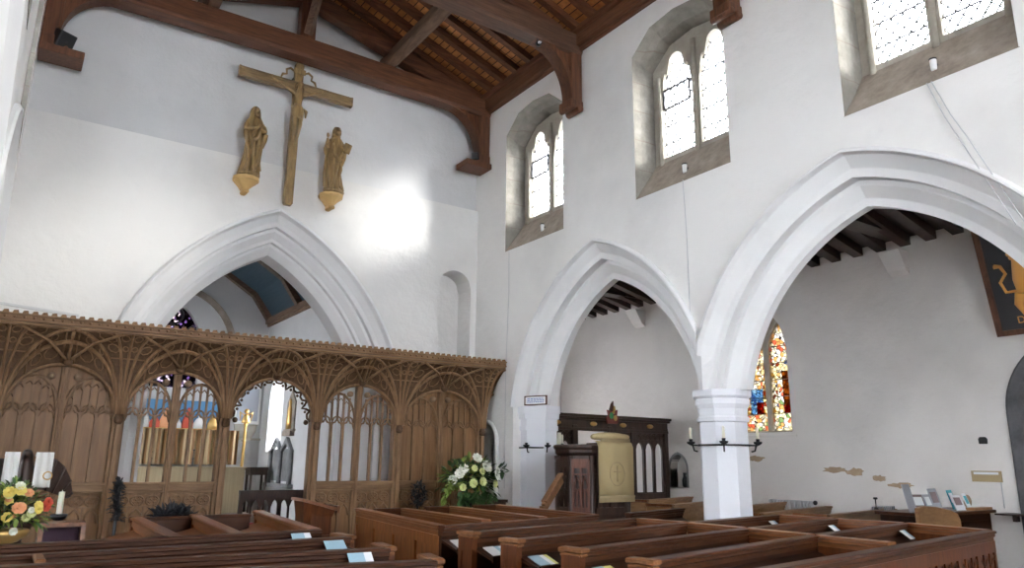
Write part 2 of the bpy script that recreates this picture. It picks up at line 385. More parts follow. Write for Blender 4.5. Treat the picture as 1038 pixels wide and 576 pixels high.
    # east respond
    t = thing('half_pier', ('white half pier beside the rood screen, small framed notice on its capital' if sgn > 0 else 'white half pier at the east end of the north arcade'), 'pillar', (fx(.4), 9.2, 0))
    def resp(mb, r, z0, z1):
        xs = [fx(.4 - r), fx(.4 + r)]; pts = [(xs[0], 9.42), (xs[0], 9.14), (fx(.4 - r * .42), 9.14 - r), (fx(.4 + r * .42), 9.14 - r), (xs[1], 9.14), (xs[1], 9.42)]
        mb.hexa([(x, y, z0) for x, y in pts], [(x, y, z1) for x, y in pts])
    s_ = MB(); resp(s_, .26, 0, 2.06); s_.obj('shaft', M['pier'], t)
    s_ = MB(); resp(s_, .285, 2.05, 2.12); resp(s_, .267, 2.12, 2.22); resp(s_, .30, 2.22, 2.30); resp(s_, .32, 2.30, 2.41); s_.obj('capital', M['pier'], t)
    # clerestory windows
    for i, c in enumerate(WIN):
        clerestory(sgn, fx, c, i + 1 + (0 if sgn > 0 else 4))
    return w

def clerestory(sgn, fx, c, n):
    hi = win_hi(c); D = .37
    out = [(c - .76, 4.92)] + [(u, hi(u)) for u in [c - .76, c - .418, c, c + .418, c + .76]] + [(c + .76, 4.92)]
    inn = [(c - .74, 5.48)] + [(u, hi(u) - .14) for u in [c - .74, c - .41, c, c + .41, c + .74]] + [(c + .74, 5.48)]
    root = MB()
    ring = [(c - .74, 5.40), (c - .74, hi(c - .74) - .12), (c - .41, hi(c - .41) - .14), (c, hi(c) - .14), (c + .41, hi(c + .41) - .14), (c + .74, hi(c + .74) - .12), (c + .74, 5.40)]
    # stone lining with an outer order
    mid = [(c + (u - c) * .985, z - (.05 if z > 6 else -.3)) for u, z in out]
    root.loft([[(fx(-.004), u, z) for u, z in out], [(fx(.12), u + (.01 if u < c else -.01), z - (.03 if z > 6 else 0)) for u, z in out], [(fx(.20), c + (u - c) * .97, z - (.10 if z > 6 else 0)) for u, z in out], [(fx(D), u, z if z > 6 else 4.92) for u, z in inn], [(fx(TH + .01), c + (u - c) * 1.0, z if z > 6 else 4.92) for u, z in inn]], False)
    # thin stone quoin edge on the wall face
    w = struct(root.obj('window_%d' % n, M['stone']))
    sm = MB(); sm.add([(fx(-.006), c - .77, 4.915), (fx(-.006), c + .77, 4.915), (fx(D + .03), c + .76, 5.50), (fx(D + .03), c - .76, 5.50)], [[0, 1, 2, 3]])
    sm.box((fx(.03), c - .76, 4.86), (fx(TH), c + .76, 4.90)); sm.obj('window_sill', M['sill'], w)
    # tracery plate with two cusped lights
    def light_hi(cu):
        def g(u):
            t = (u - cu) / .265
            if abs(t) >= 1: return 6.45
            base = 6.45 + .52 * (1 - abs(t) ** 1.9) ** .62
            cusp = .15 * max(0, 1 - abs(abs(t) - .58) / .17) + .09 * max(0, 1 - abs(abs(t) - .93) / .1)
            return base - cusp
        return g
    for back in (0,):
        tm = MB(); hs = []; us = [c - .74, c + .74, c] + lin(c - .74, c + .74, 8)
        for cu in (c - .325, c + .325):
            hs.append((cu - .265, cu + .265, lambda u: 5.52, light_hi(cu))); us += lin(cu - .265, cu + .265, 26)
        # eyelet between the heads
        ztop = lambda u: hi(u) - .10
        for d in (D, D + .13):
            wall_mesh(tm, hs, us, 5.40, ztop, lambda u, z: (fx(d), u, z))
        for cu in (c - .325, c + .325):
            g = light_hi(cu); ring = [(cu - .265, 5.52)] + [(u, g(u)) for u in lin(cu - .2649, cu + .2649, 26)] + [(cu + .265, 5.52)]
            tm.loft([[(fx(D), u, z) for u, z in ring], [(fx(D + .13), u, z) for u, z in ring]], True)
        # roll on mullion and jambs
        for u in (c, c - .62, c + .62):
            tm.tube([(fx(D - .01), u, 5.42), (fx(D - .01), u, 7.0 if u == c else 6.7)], .035, 6)
        tm.obj('tracery', M['tracery'], w)
    gm = MB(); gm.box((fx(D + .07), c - .60, 5.5), (fx(D + .078), c + .60, 7.05)); gm.obj('glass', M['glass'], w)
    lm = MB(); xx = fx(D + .055)
    for cu in (c - .325, c + .325):
        x0, x1, z0, z1 = cu - .265, cu + .265, 5.52, 6.9; st = .118; sl = 1.25
        for s in (-1, 1):
            k = -30
            while k < 40:
                b = k * st * sl * 1.0; pts = []
                # line z = z0 + b + s*sl*(u-x0)
                ua = x0; ub = x1; za = z0 + b; zb = z0 + b + s * sl * (x1 - x0)
                if s < 0: za += 0
                t0, t1 = 0., 1.; dz = zb - za
                for lim, sg in ((z0, 1), (z1, -1)):
                    if abs(dz) > 1e-9:
                        t = (lim - za) / dz
                        if dz * sg > 0: t0 = max(t0, t)
                        else: t1 = min(t1, t)
                if t1 - t0 > .01:
                    lm.bar((xx, ua + (ub - ua) * t0, za + dz * t0), (xx, ua + (ub - ua) * t1, za + dz * t1), .013, .012, (1, 0, 0))
                k += 1
        for z in (5.72, 5.98, 6.24, 6.50):
            lm.bar((xx - sgn * .01, x0, z), (xx - sgn * .01, x1, z), .014, .014)
    lm.obj('leading', M['lead'], w)
    if n in (1, 2, 6):   # opening casement bars in the left-hand light
        cm = MB(); cu = c + .325
        for p, q in (((cu - .2, 6.22), (cu + .25, 6.22)), ((cu - .2, 6.50), (cu + .25, 6.50)), ((cu + .25, 6.22), (cu + .25, 6.50)), ((cu - .2, 6.22), (cu - .2, 6.50))):
            cm.bar((xx - sgn * .03, p[0], p[1]), (xx - sgn * .03, q[0], q[1]), .022, .022, (1, 0, 0))
        cm.obj('casement', M['iron'], w)

arcade_side(1, 'wall_south')
arcade_side(-1, 'wall_north')

# ------------------------------------------------------------------ west wall and north aisle (behind and beside the camera)
def enclosure():
    def pierced(name, holes, us, top, f0, f1, mt):
        mb = MB()
        for f in (f0, f1): wall_mesh(mb, holes, us, 0, top, f)
        for a, b, lo, hi in holes:
            ring = [(a, lo(a))] + [(u, hi(u)) for u in lin(a, b, 16)] + [(b, lo(b))]
            mb.loft([[f0(u, z) for u, z in ring], [f1(u, z) for u, z in ring]], True)
        return struct(mb.obj(name, mt))
    g = pointed(3.07, 1.5, 4.6, 2.0); us = [-5.2, 11.3] + lin(1.57, 4.57, 16)
    pierced('wall_west', [(1.57, 4.57, lambda u: 1.7, g)], us, lambda u: 9.4 - abs(u - 3) * .3, lambda u, z: (u, YW, z), lambda u, z: (u, YW - .8, z), M['plaster'])
    m = MB(); m.box((1.5, YW - .45, 1.6), (4.65, YW - .44, 6.7)); w = struct(m.obj('window_20', M['glass']))  # unseen west window, added to let daylight into the nave
    m = MB()
    for x in (2.32, 3.07, 3.82): m.box((x - .06, YW - .5, 1.7), (x + .06, YW - .35, 5.6))
    m.obj('mullion', M['tracery'], w)
    hs = []; us = [YW, YE + .8]
    for c in (8.2, 4.6, 1.0, -2.6):
        g = pointed(c, .75, 2.9, .9); hs.append((c - .75, c + .75, lambda u: 1.3, g)); us += lin(c - .75, c + .75, 16)
    pierced('wall_aisle_north', hs, us, lambda u: 4.8, lambda u, z: (-4.6, u, z), lambda u, z: (-5.3, u, z), M['plaster'])
    for k, h in enumerate(hs):
        m = MB(); m.box((-4.95, h[0] - .05, 1.2), (-4.94, h[1] + .05, 3.9)); w = struct(m.obj('window_%d' % (21 + k), M['glass']))  # unseen north aisle windows, added to bring in side light
        m = MB(); m.box((-5.02, (h[0] + h[1]) / 2 - .06, 1.3), (-4.86, (h[0] + h[1]) / 2 + .06, 3.75)); m.obj('mullion', M['tracery'], w)
    m = MB(); m.box((-5.3, YE, 0), (WN - .8, YE + .8, 5.7)); struct(m.obj('wall_aisle_north_east', M['plaster']))
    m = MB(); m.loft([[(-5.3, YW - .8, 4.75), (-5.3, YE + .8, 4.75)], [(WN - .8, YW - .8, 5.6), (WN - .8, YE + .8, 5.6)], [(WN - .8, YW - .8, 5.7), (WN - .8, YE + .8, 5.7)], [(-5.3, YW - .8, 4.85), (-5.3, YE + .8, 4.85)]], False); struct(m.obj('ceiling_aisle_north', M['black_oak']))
# ------------------------------------------------------------------ floor
mb = MB(); mb.box((-9, -9, -.1), (16, 19, 0)); struct(mb.obj('floor', M['flag']))

# ------------------------------------------------------------------ east wall with chancel arch
CX, CA, CH, CZ = 2.97, 1.634, 2.63, 1.95
def east_wall():
    mb = MB(); HOc = .49; u0, u1 = WN, WS
    hol = [(CX - 1.40 - HOc, CX + 1.40 + HOc, lambda u: 0.0, lambda u: arc_z(CA, CH, CZ, HOc, u - CX))]
    ny = lambda u: 4.42 + .30 * sqrt(max(0, 1 - ((u - 5.98) / .31) ** 2)) if abs(u - 5.98) <= .31 else 4.42
    hol.append((5.67, 6.29, lambda u: 2.3, ny))
    us = [u0, u1, CX] + lin(hol[0][0], hol[0][1], 44) + lin(5.67, 6.29, 14)
    lz = lambda u: 5.86
    wall_mesh(mb, hol, us, 0, lz, lambda u, z: (u, YE, z))
    wall_mesh(mb, hol, [u for u in us if u < 5.6 or u > 6.3], 0, lz, lambda u, z: (u, YE + .8, z))
    ring = [(5.67, 2.3)] + [(u, ny(u)) for u in lin(5.67, 6.29, 14)] + [(6.29, 2.3)]
    mb.loft([[(u, YE, z) for u, z in ring], [(u, YE + .42, z) for u, z in ring]], False)
    mb.add([(5.6, YE + .42, 2.2), (6.38, YE + .42, 2.2), (6.38, YE + .42, 4.8), (5.6, YE + .42, 4.8)], [[0, 1, 2, 3]])
    mb.add([(u0, YE, 5.86), (u1, YE, 5.86), (u1, YE + .8, 5.90), (u0, YE + .8, 5.90)], [[0, 1, 2, 3]])
    w = struct(mb.obj('wall_east', M['plaster']))
    # upper wall set back, up into the gable
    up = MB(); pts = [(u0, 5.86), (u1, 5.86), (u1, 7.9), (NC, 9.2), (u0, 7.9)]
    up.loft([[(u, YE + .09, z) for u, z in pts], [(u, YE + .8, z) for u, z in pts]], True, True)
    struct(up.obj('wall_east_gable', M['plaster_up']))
    prof = [(.56, 0), (.56, -.03), (.53, -.06), (.51, -.06), (.49, -.0), (.48, .02), (.40, .09), (.39, .095), (.33, .095), (.325, .10), (.325, .18), (.32, .185), (.28, .185), (.20, .26), (.195, .265), (.15, .265), (.145, .27), (.145, .34), (.14, .345), (.10, .345), (.02, .42), (0, .44), (0, .8)]
    am = MB()
    for s in (-1, 1):
        rings = []
        for o, d in prof:
            pts = arc_off(CA, CH, CZ, o, 28)
            z0 = 0
            lim = 1.40 + o; rings.append([(CX + s * lim, YE + d, z0)] + [(CX + s * min(u, lim), YE + d, z) for u, z in pts])
        am.loft(rings, False, False, False)
    struct(am.obj('trim_chancel_arch', M['plaster_arch']))
    t = MB(); t.bar((WN, YE - .012, 3.36), (.62, YE - .012, 3.30), .025, .03); struct(t.obj('trim_old_beam_line', M['plaster_up']))
east_wall()

# ------------------------------------------------------------------ nave roof
PIT = .355
def roof_z(x): return 7.93 + (3.335 - abs(x - NC)) * PIT
def roof():
    y0, y1 = YW, YE + .8
    mb = MB()
    for s in (-1, 1):
        e = NC + s * 4.3
        mb.loft([[(NC, y0, roof_z(NC)), (e, y0, roof_z(e))], [(NC, y1, roof_z(NC)), (e, y1, roof_z(e))]], False)
        mb.loft([[(NC, y0, roof_z(NC) + .12), (e, y0, roof_z(e) + .12)], [(NC, y1, roof_z(NC) + .12), (e, y1, roof_z(e) + .12)]], False)
    struct(mb.obj('ceiling', M['lath'], origin=(0, 0, 0)))
    # rafters
    proto = {}
    k = 0; y = YE - .22
    trs = [10.22, 7.70, 4.85, 2.0, -.9, -3.8]
    while y > YW:
        for s in (-1, 1):
            if s not in proto:
                m_ = MB()
                m_.bar((NC + s * .03, y, roof_z(NC) - .075), (NC + s * 3.5, y, roof_z(NC + 3.5) - .075), .105, .11)
                o = m_.obj('rafter', M['rafter']); tag(o, 'dark brown sloping roof rafter in the row on the %s slope' % ('south' if s > 0 else 'north'), 'rafter', 'rafters of the %s roof slope' % ('south' if s > 0 else 'north')); proto[s] = o; base = y
            else:
                o = proto[s].copy(); COL.objects.link(o); o.location = proto[s].location + V((0, y - base, 0))
        y -= .385
    # purlins, ridge, wall plates
    for s in (-1, 1):
        x = NC + s * 1.42; z = 8.02
        m_ = MB(); m_.bar((x, YW, z), (x, YE + .08, z), .19, .30, (s * .3, 0, 1)); o = m_.obj('purlin', M['beamg'], bevel=.035)
        tag(o, 'long grey-brown roof purlin halfway up the %s slope' % ('south' if s > 0 else 'north'), 'beam')
        m_ = MB(); x = WS if s > 0 else WN
        m_.box((x, YW, 7.62), (x - s * .13, YE + .08, 7.80)); m_.box((x, YW, 7.80), (x - s * .18, YE + .08, 7.90)); m_.box((x, YW, 7.57), (x - s * .07, YE + .08, 7.62))
        o = m_.obj('wall_plate', M['beamy'], bevel=.012); tag(o, 'long moulded brown wall plate along the top of the %s wall' % ('south' if s > 0 else 'north'), 'beam')
    m_ = MB(); m_.box((NC - .1, YW, roof_z(NC) - .38), (NC + .1, YE + .08, roof_z(NC) - .12)); o = m_.obj('ridge_beam', M['beamg'], bevel=.03); tag(o, 'brown ridge beam along the top of the nave roof', 'beam')
    names = ['against the east wall above the crucifix', 'crossing above the gap between the first two windows', 'above the gap between the middle and near windows', 'over the near window', 'over the west part of the nave', 'at the west end']
    for i, y in enumerate(trs):
        t = thing('roof_truss', 'dark oak roof truss with curved braces, %s' % names[i], 'roof truss', (NC, y, 7.5))
        b = MB(); n = 12; w = .15
        rings = []
        for q in range(n + 1):
            x = WN + .01 + (WS - WN - .02) * q / n; cam = .05 * (1 - ((x - NC) / 3.3) ** 2)
            z0, z1 = 7.50 + cam, 7.80 + cam * 1.3
            rings.append([(x, y - w + .03, z0), (x, y + w - .03, z0), (x, y + w, z0 + .04), (x, y + w, z1), (x, y - w, z1), (x, y - w, z0 + .04)])
        b.loft(rings, True, True); b.obj('tie_beam', M['beam'] if i != 1 else M['beamg2'], t)
        p = MB(); p.box((NC - .12, y - .1, 7.84), (NC + .12, y + .1, roof_z(NC) - .3)); p.obj('king_post', M['beamz'], t, bevel=.015)
        for s in (-1, 1):
            p = MB(); x0 = NC + s * .1; x1 = NC + s * 2.95
            p.bar((x0, y, roof_z(x0) - .46), (x1, y, roof_z(x1) - .30), .2, .26); p.obj('principal_rafter', M['beam'], t, bevel=.015)
            xe = WS if s > 0 else WN
            p = MB(); p.box((xe - s * .005, y - .12, 6.72), (xe - s * .20, y + .12, 7.52))
            if i == 0: p.box((xe - s * .005, y - .2, 6.50), (xe - s * .50, y + .18, 6.60)); p.hexa([(xe - s * .005, y - .14, 6.60), (xe - s * .34, y - .14, 6.60), (xe - s * .34, y + .14, 6.60), (xe - s * .005, y + .14, 6.60)], [(xe - s * .005, y - .14, 6.76), (xe - s * .22, y - .14, 6.76), (xe - s * .22, y + .14, 6.76), (xe - s * .005, y + .14, 6.76)])
            else:
                p.box((xe - s * .005, y - .14, 6.62), (xe - s * .24, y + .14, 6.74)); p.tube([(xe - s * .06, y - .15, 6.62), (xe - s * .06, y + .15, 6.62)], .055, 8); p.tube([(xe - s * .19, y - .15, 6.63), (xe - s * .19, y + .15, 6.63)], .045, 8)
            p.obj('wall_post', M['beamz'], t, bevel=.01)
            # curved brace : solid spandrel with a curved lower edge
            p = MB(); A = V((xe - s * .20, 0, 6.86)); pts = []
            for q in range(11):
                f = pi / 2 * q / 10; pts.append((xe - s * (.20 + .62 * (1 - cos(f))), 6.78 + .74 * sin(f)))
            for off, ww in ((0, .11),):
                lo = [(x, y - ww, z) for x, z in pts]; 
                poly = pts + [(xe - s * .20, 7.52)]
                p.loft([[(x, y - .05, z) for x, z in poly], [(x, y + .05, z) for x, z in poly]], True, True)
                p.loft([[(x, y - ww, z), (x, y + ww, z), (x + s * .05, y + ww, z + .06), (x + s * .05, y - ww, z + .06)] for x, z in pts], True, True)
            p.obj('curved_brace', M['beamz'], t)
    # ridge braces springing from the king posts
    m_ = MB(); y = trs[0]; m_.tube([(NC, y - .1, 7.95), (NC, y - .35, 8.3), (NC, y - .75, roof_z(NC) - .4)], .07, 4, smooth=False); o = m_.obj('ridge_brace', M['beamg']); tag(o, 'short pale ridge brace rising from the king post above the crucifix', 'beam')
roof()

# ------------------------------------------------------------------ south aisle
XA = 10.4
def pointed(c, hw, zs, h):
    def g(u):
        a = hw; Rr = (a * a + h * h) / (2 * a); cc = a - Rr; q = Rr * Rr - (abs(u - c) - cc) ** 2
        return zs + sqrt(max(0, q))
    return g
def aisle():
    mb = MB(); top = lambda u: 4.80
    wn = pointed(7.85, .57, 3.45, .75); dr = pointed(3.42, .56, 2.25, .75); nh = pointed(9.74, .20, 1.5, .25)
    w2 = pointed(.6, .57, 3.45, .75); w3 = pointed(-3.2, .57, 3.45, .75)
    hs = [(7.28, 8.42, lambda u: 2.10, wn), (2.86, 3.98, lambda u: 0, dr), (9.54, 9.94, lambda u: 1.17, nh), (.03, 1.17, lambda u: 2.1, w2), (-3.77, -2.63, lambda u: 2.1, w3)]
    us = [YW, 14]
    for a, b, _, _ in hs: us += lin(a, b, 20)
    for x in (XA, XA + .9): wall_mesh(mb, hs, us, 0, top, lambda u, z: (x, u, z))
    for (a, b, lo, hi) in hs:
        ring = [(a, lo(a))] + [(u, hi(u)) for u in lin(a, b, 20)] + [(b, lo(b))]
        if a == 9.54: d = .25
        elif a == 2.86: d = .9
        else: d = .9
        mb.loft([[(XA, u, z) for u, z in ring], [(XA + d, u, z) for u, z in ring]], True)
        if d < .9: mb.box((XA + .19, a - .03, 1.1), (XA + .24, b + .03, 1.9)); mb.box((XA + .0, a, 1.14), (XA + .2, b, 1.17))
    mb.add([(XA, YW, 4.8), (XA, 14, 4.8), (XA + .9, 14, 4.8), (XA + .9, YW, 4.8)], [[0, 1, 2, 3]])
    struct(mb.obj('wall_aisle_south', M['plaster_aisle']))
    m2 = MB(); m2.box((WS + .79, YE + .78, 0), (WS + 1.1, 13.6, 5.75)); struct(m2.obj('wall_aisle_light_block', M['plaster_aisle']))  # unseen wall added to stop sky light leaking into the aisle end
    m2 = MB(); ge = pointed(8.2, .68, 3.3, .9); he = [(7.52, 8.88, lambda u: 1.7, ge)]
    for yy in (13.2, 13.6): wall_mesh(m2, he, [WS + .8, XA + .9] + lin(7.52, 8.88, 16), 0, lambda u: 5.6, lambda u, z: (u, yy, z))
    ring = [(7.52, 1.7)] + [(u, ge(u)) for u in lin(7.52, 8.88, 16)] + [(8.88, 1.7)]; m2.loft([[(u, 13.2, z) for u, z in ring], [(u, 13.6, z) for u, z in ring]], True)
    struct(m2.obj('wall_aisle_east', M['plaster_aisle']))
    m2 = MB(); m2.box((7.4, 13.4, 1.6), (9.0, 13.41, 4.3)); ww = struct(m2.obj('window_18', M['glass'])); m2 = MB()
    for x in (7.97, 8.43): m2.box((x - .04, 13.34, 1.7), (x + .04, 13.46, 3.9))
    m2.obj('mullion', M['tracery'], ww)
    # stained window: frame, mullion, two lights of coloured panes
    fm = MB(); X = XA + .22; c = 7.85
    lh = [pointed(c - .28, .235, 3.42, .52), pointed(c + .28, .235, 3.42, .52)]
    us = lin(7.28, 8.42, 8)
    hh = [(c - .515, c - .045, lambda u: 2.14, lh[0]), (c + .045, c + .515, lambda u: 2.14, lh[1])]
    for h in hh: us += lin(h[0], h[1], 16)
    for x in (X, X + .12): wall_mesh(fm, hh, us, 2.10, wn, lambda u, z: (x, u, z))
    for h in hh:
        ring = [(h[0], 2.14)] + [(u, h[3](u)) for u in lin(h[0], h[1], 16)] + [(h[1], 2.14)]
        fm.loft([[(X, u, z) for u, z in ring], [(X + .12, u, z) for u, z in ring]], True)
    w = struct(fm.obj('window_9', M['tracery']))
    def pane(name, mt, polys):
        g = MB()
        for (u0, u1, z0, z1) in polys: g.box((X + .05, u0, z0), (X + .058, u1, z1))
        g.obj(name, mt, w)
    L0, L1 = c - .52, c - .04; R0, R1 = c + .04, c + .52
    pane('pale_border_glass', M['st_pale'], [(L0, L1, 2.1, 2.42), (R0, R1, 2.1, 2.42), (L0, L1, 3.28, 4.0), (R0, R1, 3.28, 4.0)])
    pane('figure_glass', M['st_mix'], [(L0, L0 + .12, 2.42, 3.28), (L1 - .12, L1, 2.42, 3.28), (R0, R0 + .1, 2.42, 3.28), (R1 - .12, R1, 2.42, 3.28), (L0 + .12, L1 - .12, 3.12, 3.28), (R0 + .1, R1 - .12, 3.05, 3.28)])
    pane('brown_robe_glass', M['st_brown'], [(L0 + .12, L0 + .26, 2.55, 3.12)]); pane('pale_robe_glass', M['st_pale'], [(L0 + .26, L1 - .12, 2.42, 3.12), (R0 + .1, R1 - .12, 2.85, 3.05)])
    pane('red_robe_glass', M['st_red'], [(R0 + .1, R0 + .24, 2.42, 2.62), (L0 + .12, L0 + .26, 2.42, 2.55)]); pane('blue_robe_glass', M['st_blue'], [(R0 + .1, R1 - .12, 2.62, 2.85), (R0 + .24, R1 - .12, 2.42, 2.62)])
    bars = MB()
    for z in (2.42, 2.70, 2.98, 3.26, 3.54): bars.bar((X + .045, L0, z), (X + .045, R1, z), .012, .012)
    bars.obj('saddle_bars', M['lead'], w)
    sl = MB(); sl.hexa([(XA - .02, 7.2, 2.02), (XA + .25, 7.2, 2.02), (XA + .25, 8.5, 2.02), (XA - .02, 8.5, 2.02)], [(XA - .02, 7.2, 2.06), (XA + .25, 7.2, 2.12), (XA + .25, 8.5, 2.12), (XA - .02, 8.5, 2.06)]); sl.obj('window_sill', M['plaster_aisle'], w)
    for k, cc in enumerate((.6, -3.2)):
        g = MB(); g.box((XA + .3, cc - .57, 2.1), (XA + .31, cc + .57, 4.2)); w2_ = struct(g.obj('window_%d' % (10 + k), M['glass']))
        g = MB(); g.box((XA + .26, cc - .05, 2.1), (XA + .36, cc + .05, 4.2)); g.obj('mullion', M['tracery'], w2_)
    # south door with a pointed grey stone surround
    d = MB(); a, h = .56, .75
    prof = [(.20, -.03), (.17, -.06), (.05, -.06), (.0, .0), (.0, .3)]
    for s in (-1, 1):
        d.loft([[(XA + dd, 3.42 + s * (a + o), 0)] + [(XA + dd, 3.42 + s * u, z) for u, z in arc_off(a, h, 2.25, o, 14)] for o, dd in prof], False)
    dr_ = struct(d.obj('door_1', M['darkstone']))
    p = MB(); pts = [(2.86, 0)] + [(u, dr(u)) for u in lin(2.861, 3.979, 20)] + [(3.98, 0)]
    p.loft([[(XA + .32, u, z) for u, z in pts], [(XA + .38, u, z) for u, z in pts]], True, True); p.obj('door_leaf', M['black_oak'], dr_)
    # niche with stone frame
    f = MB()
    for s in (-1, 1):
        f.loft([[(XA + dd, 9.74 + s * (.20 + o), 1.17)] + [(XA + dd, 9.74 + s * u, z) for u, z in arc_off(.20, .25, 1.5, o, 10)] for o, dd in ((.05, -.008), (.04, -.015), (0, -.005), (0, .2))], False)
    f.obj; o = f.obj('piscina_niche', M['greystone']); tag(o, 'small pointed grey stone niche low in the wall right of the dark carved screen', 'niche')
    v = MB(); v.lathe([(.03, 0), (.05, .02), (.055, .12), (.03, .2), (.035, .26)], (XA + .12, 9.70, 1.17), 10); o = v.obj('dark_jar', M['iron']); tag(o, 'small dark jar standing in the pointed wall niche', 'jar')
    # lean-to roof
    r = MB(); rz = lambda x: 4.82 + (XA - x) * .22
    r.loft([[(WS + .8, YW, rz(WS + .8)), (WS + .8, 13.4, rz(WS + .8))], [(XA + .9, YW, rz(XA + .9)), (XA + .9, 13.4, rz(XA + .9))], [(XA + .9, YW, rz(XA + .9) + .1), (XA + .9, 13.4, rz(XA + .9) + .1)], [(WS + .8, YW, rz(WS + .8) + .1), (WS + .8, 13.4, rz(WS + .8) + .1)]], False)
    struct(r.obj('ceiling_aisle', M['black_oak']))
    y = 13.1; base = None; y0 = y
    while y > YW:
        if base is None:
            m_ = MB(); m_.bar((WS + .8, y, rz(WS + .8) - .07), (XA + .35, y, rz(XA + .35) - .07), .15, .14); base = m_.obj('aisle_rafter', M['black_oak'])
            tag(base, 'dark heavy rafter seen under the aisle roof through the arches', 'rafter', 'rafters of the aisle roof')
        else:
            o = base.copy(); COL.objects.link(o); o.location = base.location + V((0, y - y0, 0))
        y -= .36
    for yy, s in ((10.6, 'through the top of the smaller arch'), (5.3, 'through the top of the larger arch')):
        m_ = MB(); m_.box((WS + .8, yy - .14, rz(9) - .32 + .0), (XA - .02, yy + .14, rz(9) - .12)); o = m_.obj('aisle_beam', M['black_oak']); tag(o, 'dark cross beam under the aisle roof, seen %s' % s, 'beam')
        m_ = MB(); m_.hexa([(XA + .01, yy - .13, 4.25), (XA - .10, yy - .13, 4.32), (XA - .10, yy + .13, 4.32), (XA + .01, yy + .13, 4.25)], [(XA + .01, yy - .15, 4.58), (XA - .28, yy - .15, 4.58), (XA - .28, yy + .15, 4.58), (XA + .01, yy + .15, 4.58)]); o = m_.obj('corbel', M['plaster_aisle']); tag(o, 'whitewashed corbel under the dark aisle beam, seen %s' % s, 'corbel')
    # peeled plaster patches (real stains with their own shape, slightly proud)
    for pi_, (y, z, sy, sz, lb) in enumerate(((6.60, 1.53, .20, .045, 'left of the long row'), (6.28, 1.50, .13, .06, 'in the middle'), (5.93, 1.42, .10, .04, 'lower right of the widest one'), (5.62, 1.33, .16, .04, 'nearest the bookcase'), (8.0, 1.68, .14, .05, 'below the coloured window'))):
        m_ = MB(); n = 22; rr = [(.55 + .45 * random.random()) for _ in range(n)]
        lo = [(XA - .003, y + cos(2 * pi * k / n) * sy * 1.35 * rr[k], z + sin(2 * pi * k / n) * sz * 1.2 * rr[k]) for k in range(n)]; hi = [(XA - .009, a * .1 + b * .9, c_) for (x, b, c_), a in zip(lo, [y] * n)]
        m_.loft([[(XA + .002, b, c_) for x, b, c_ in lo], lo, hi], True, True); o = m_.obj('peeled_plaster', M['peel'] if 'peel' in M else M['pale']); tag(o, 'brownish patch of peeling plaster on the aisle wall, %s' % lb, 'plaster patch')
M['peel'] = stone('bare_render', (.30, .21, .13), (.50, .38, .26), (0, 0, 0), False)
aisle()
enclosure()

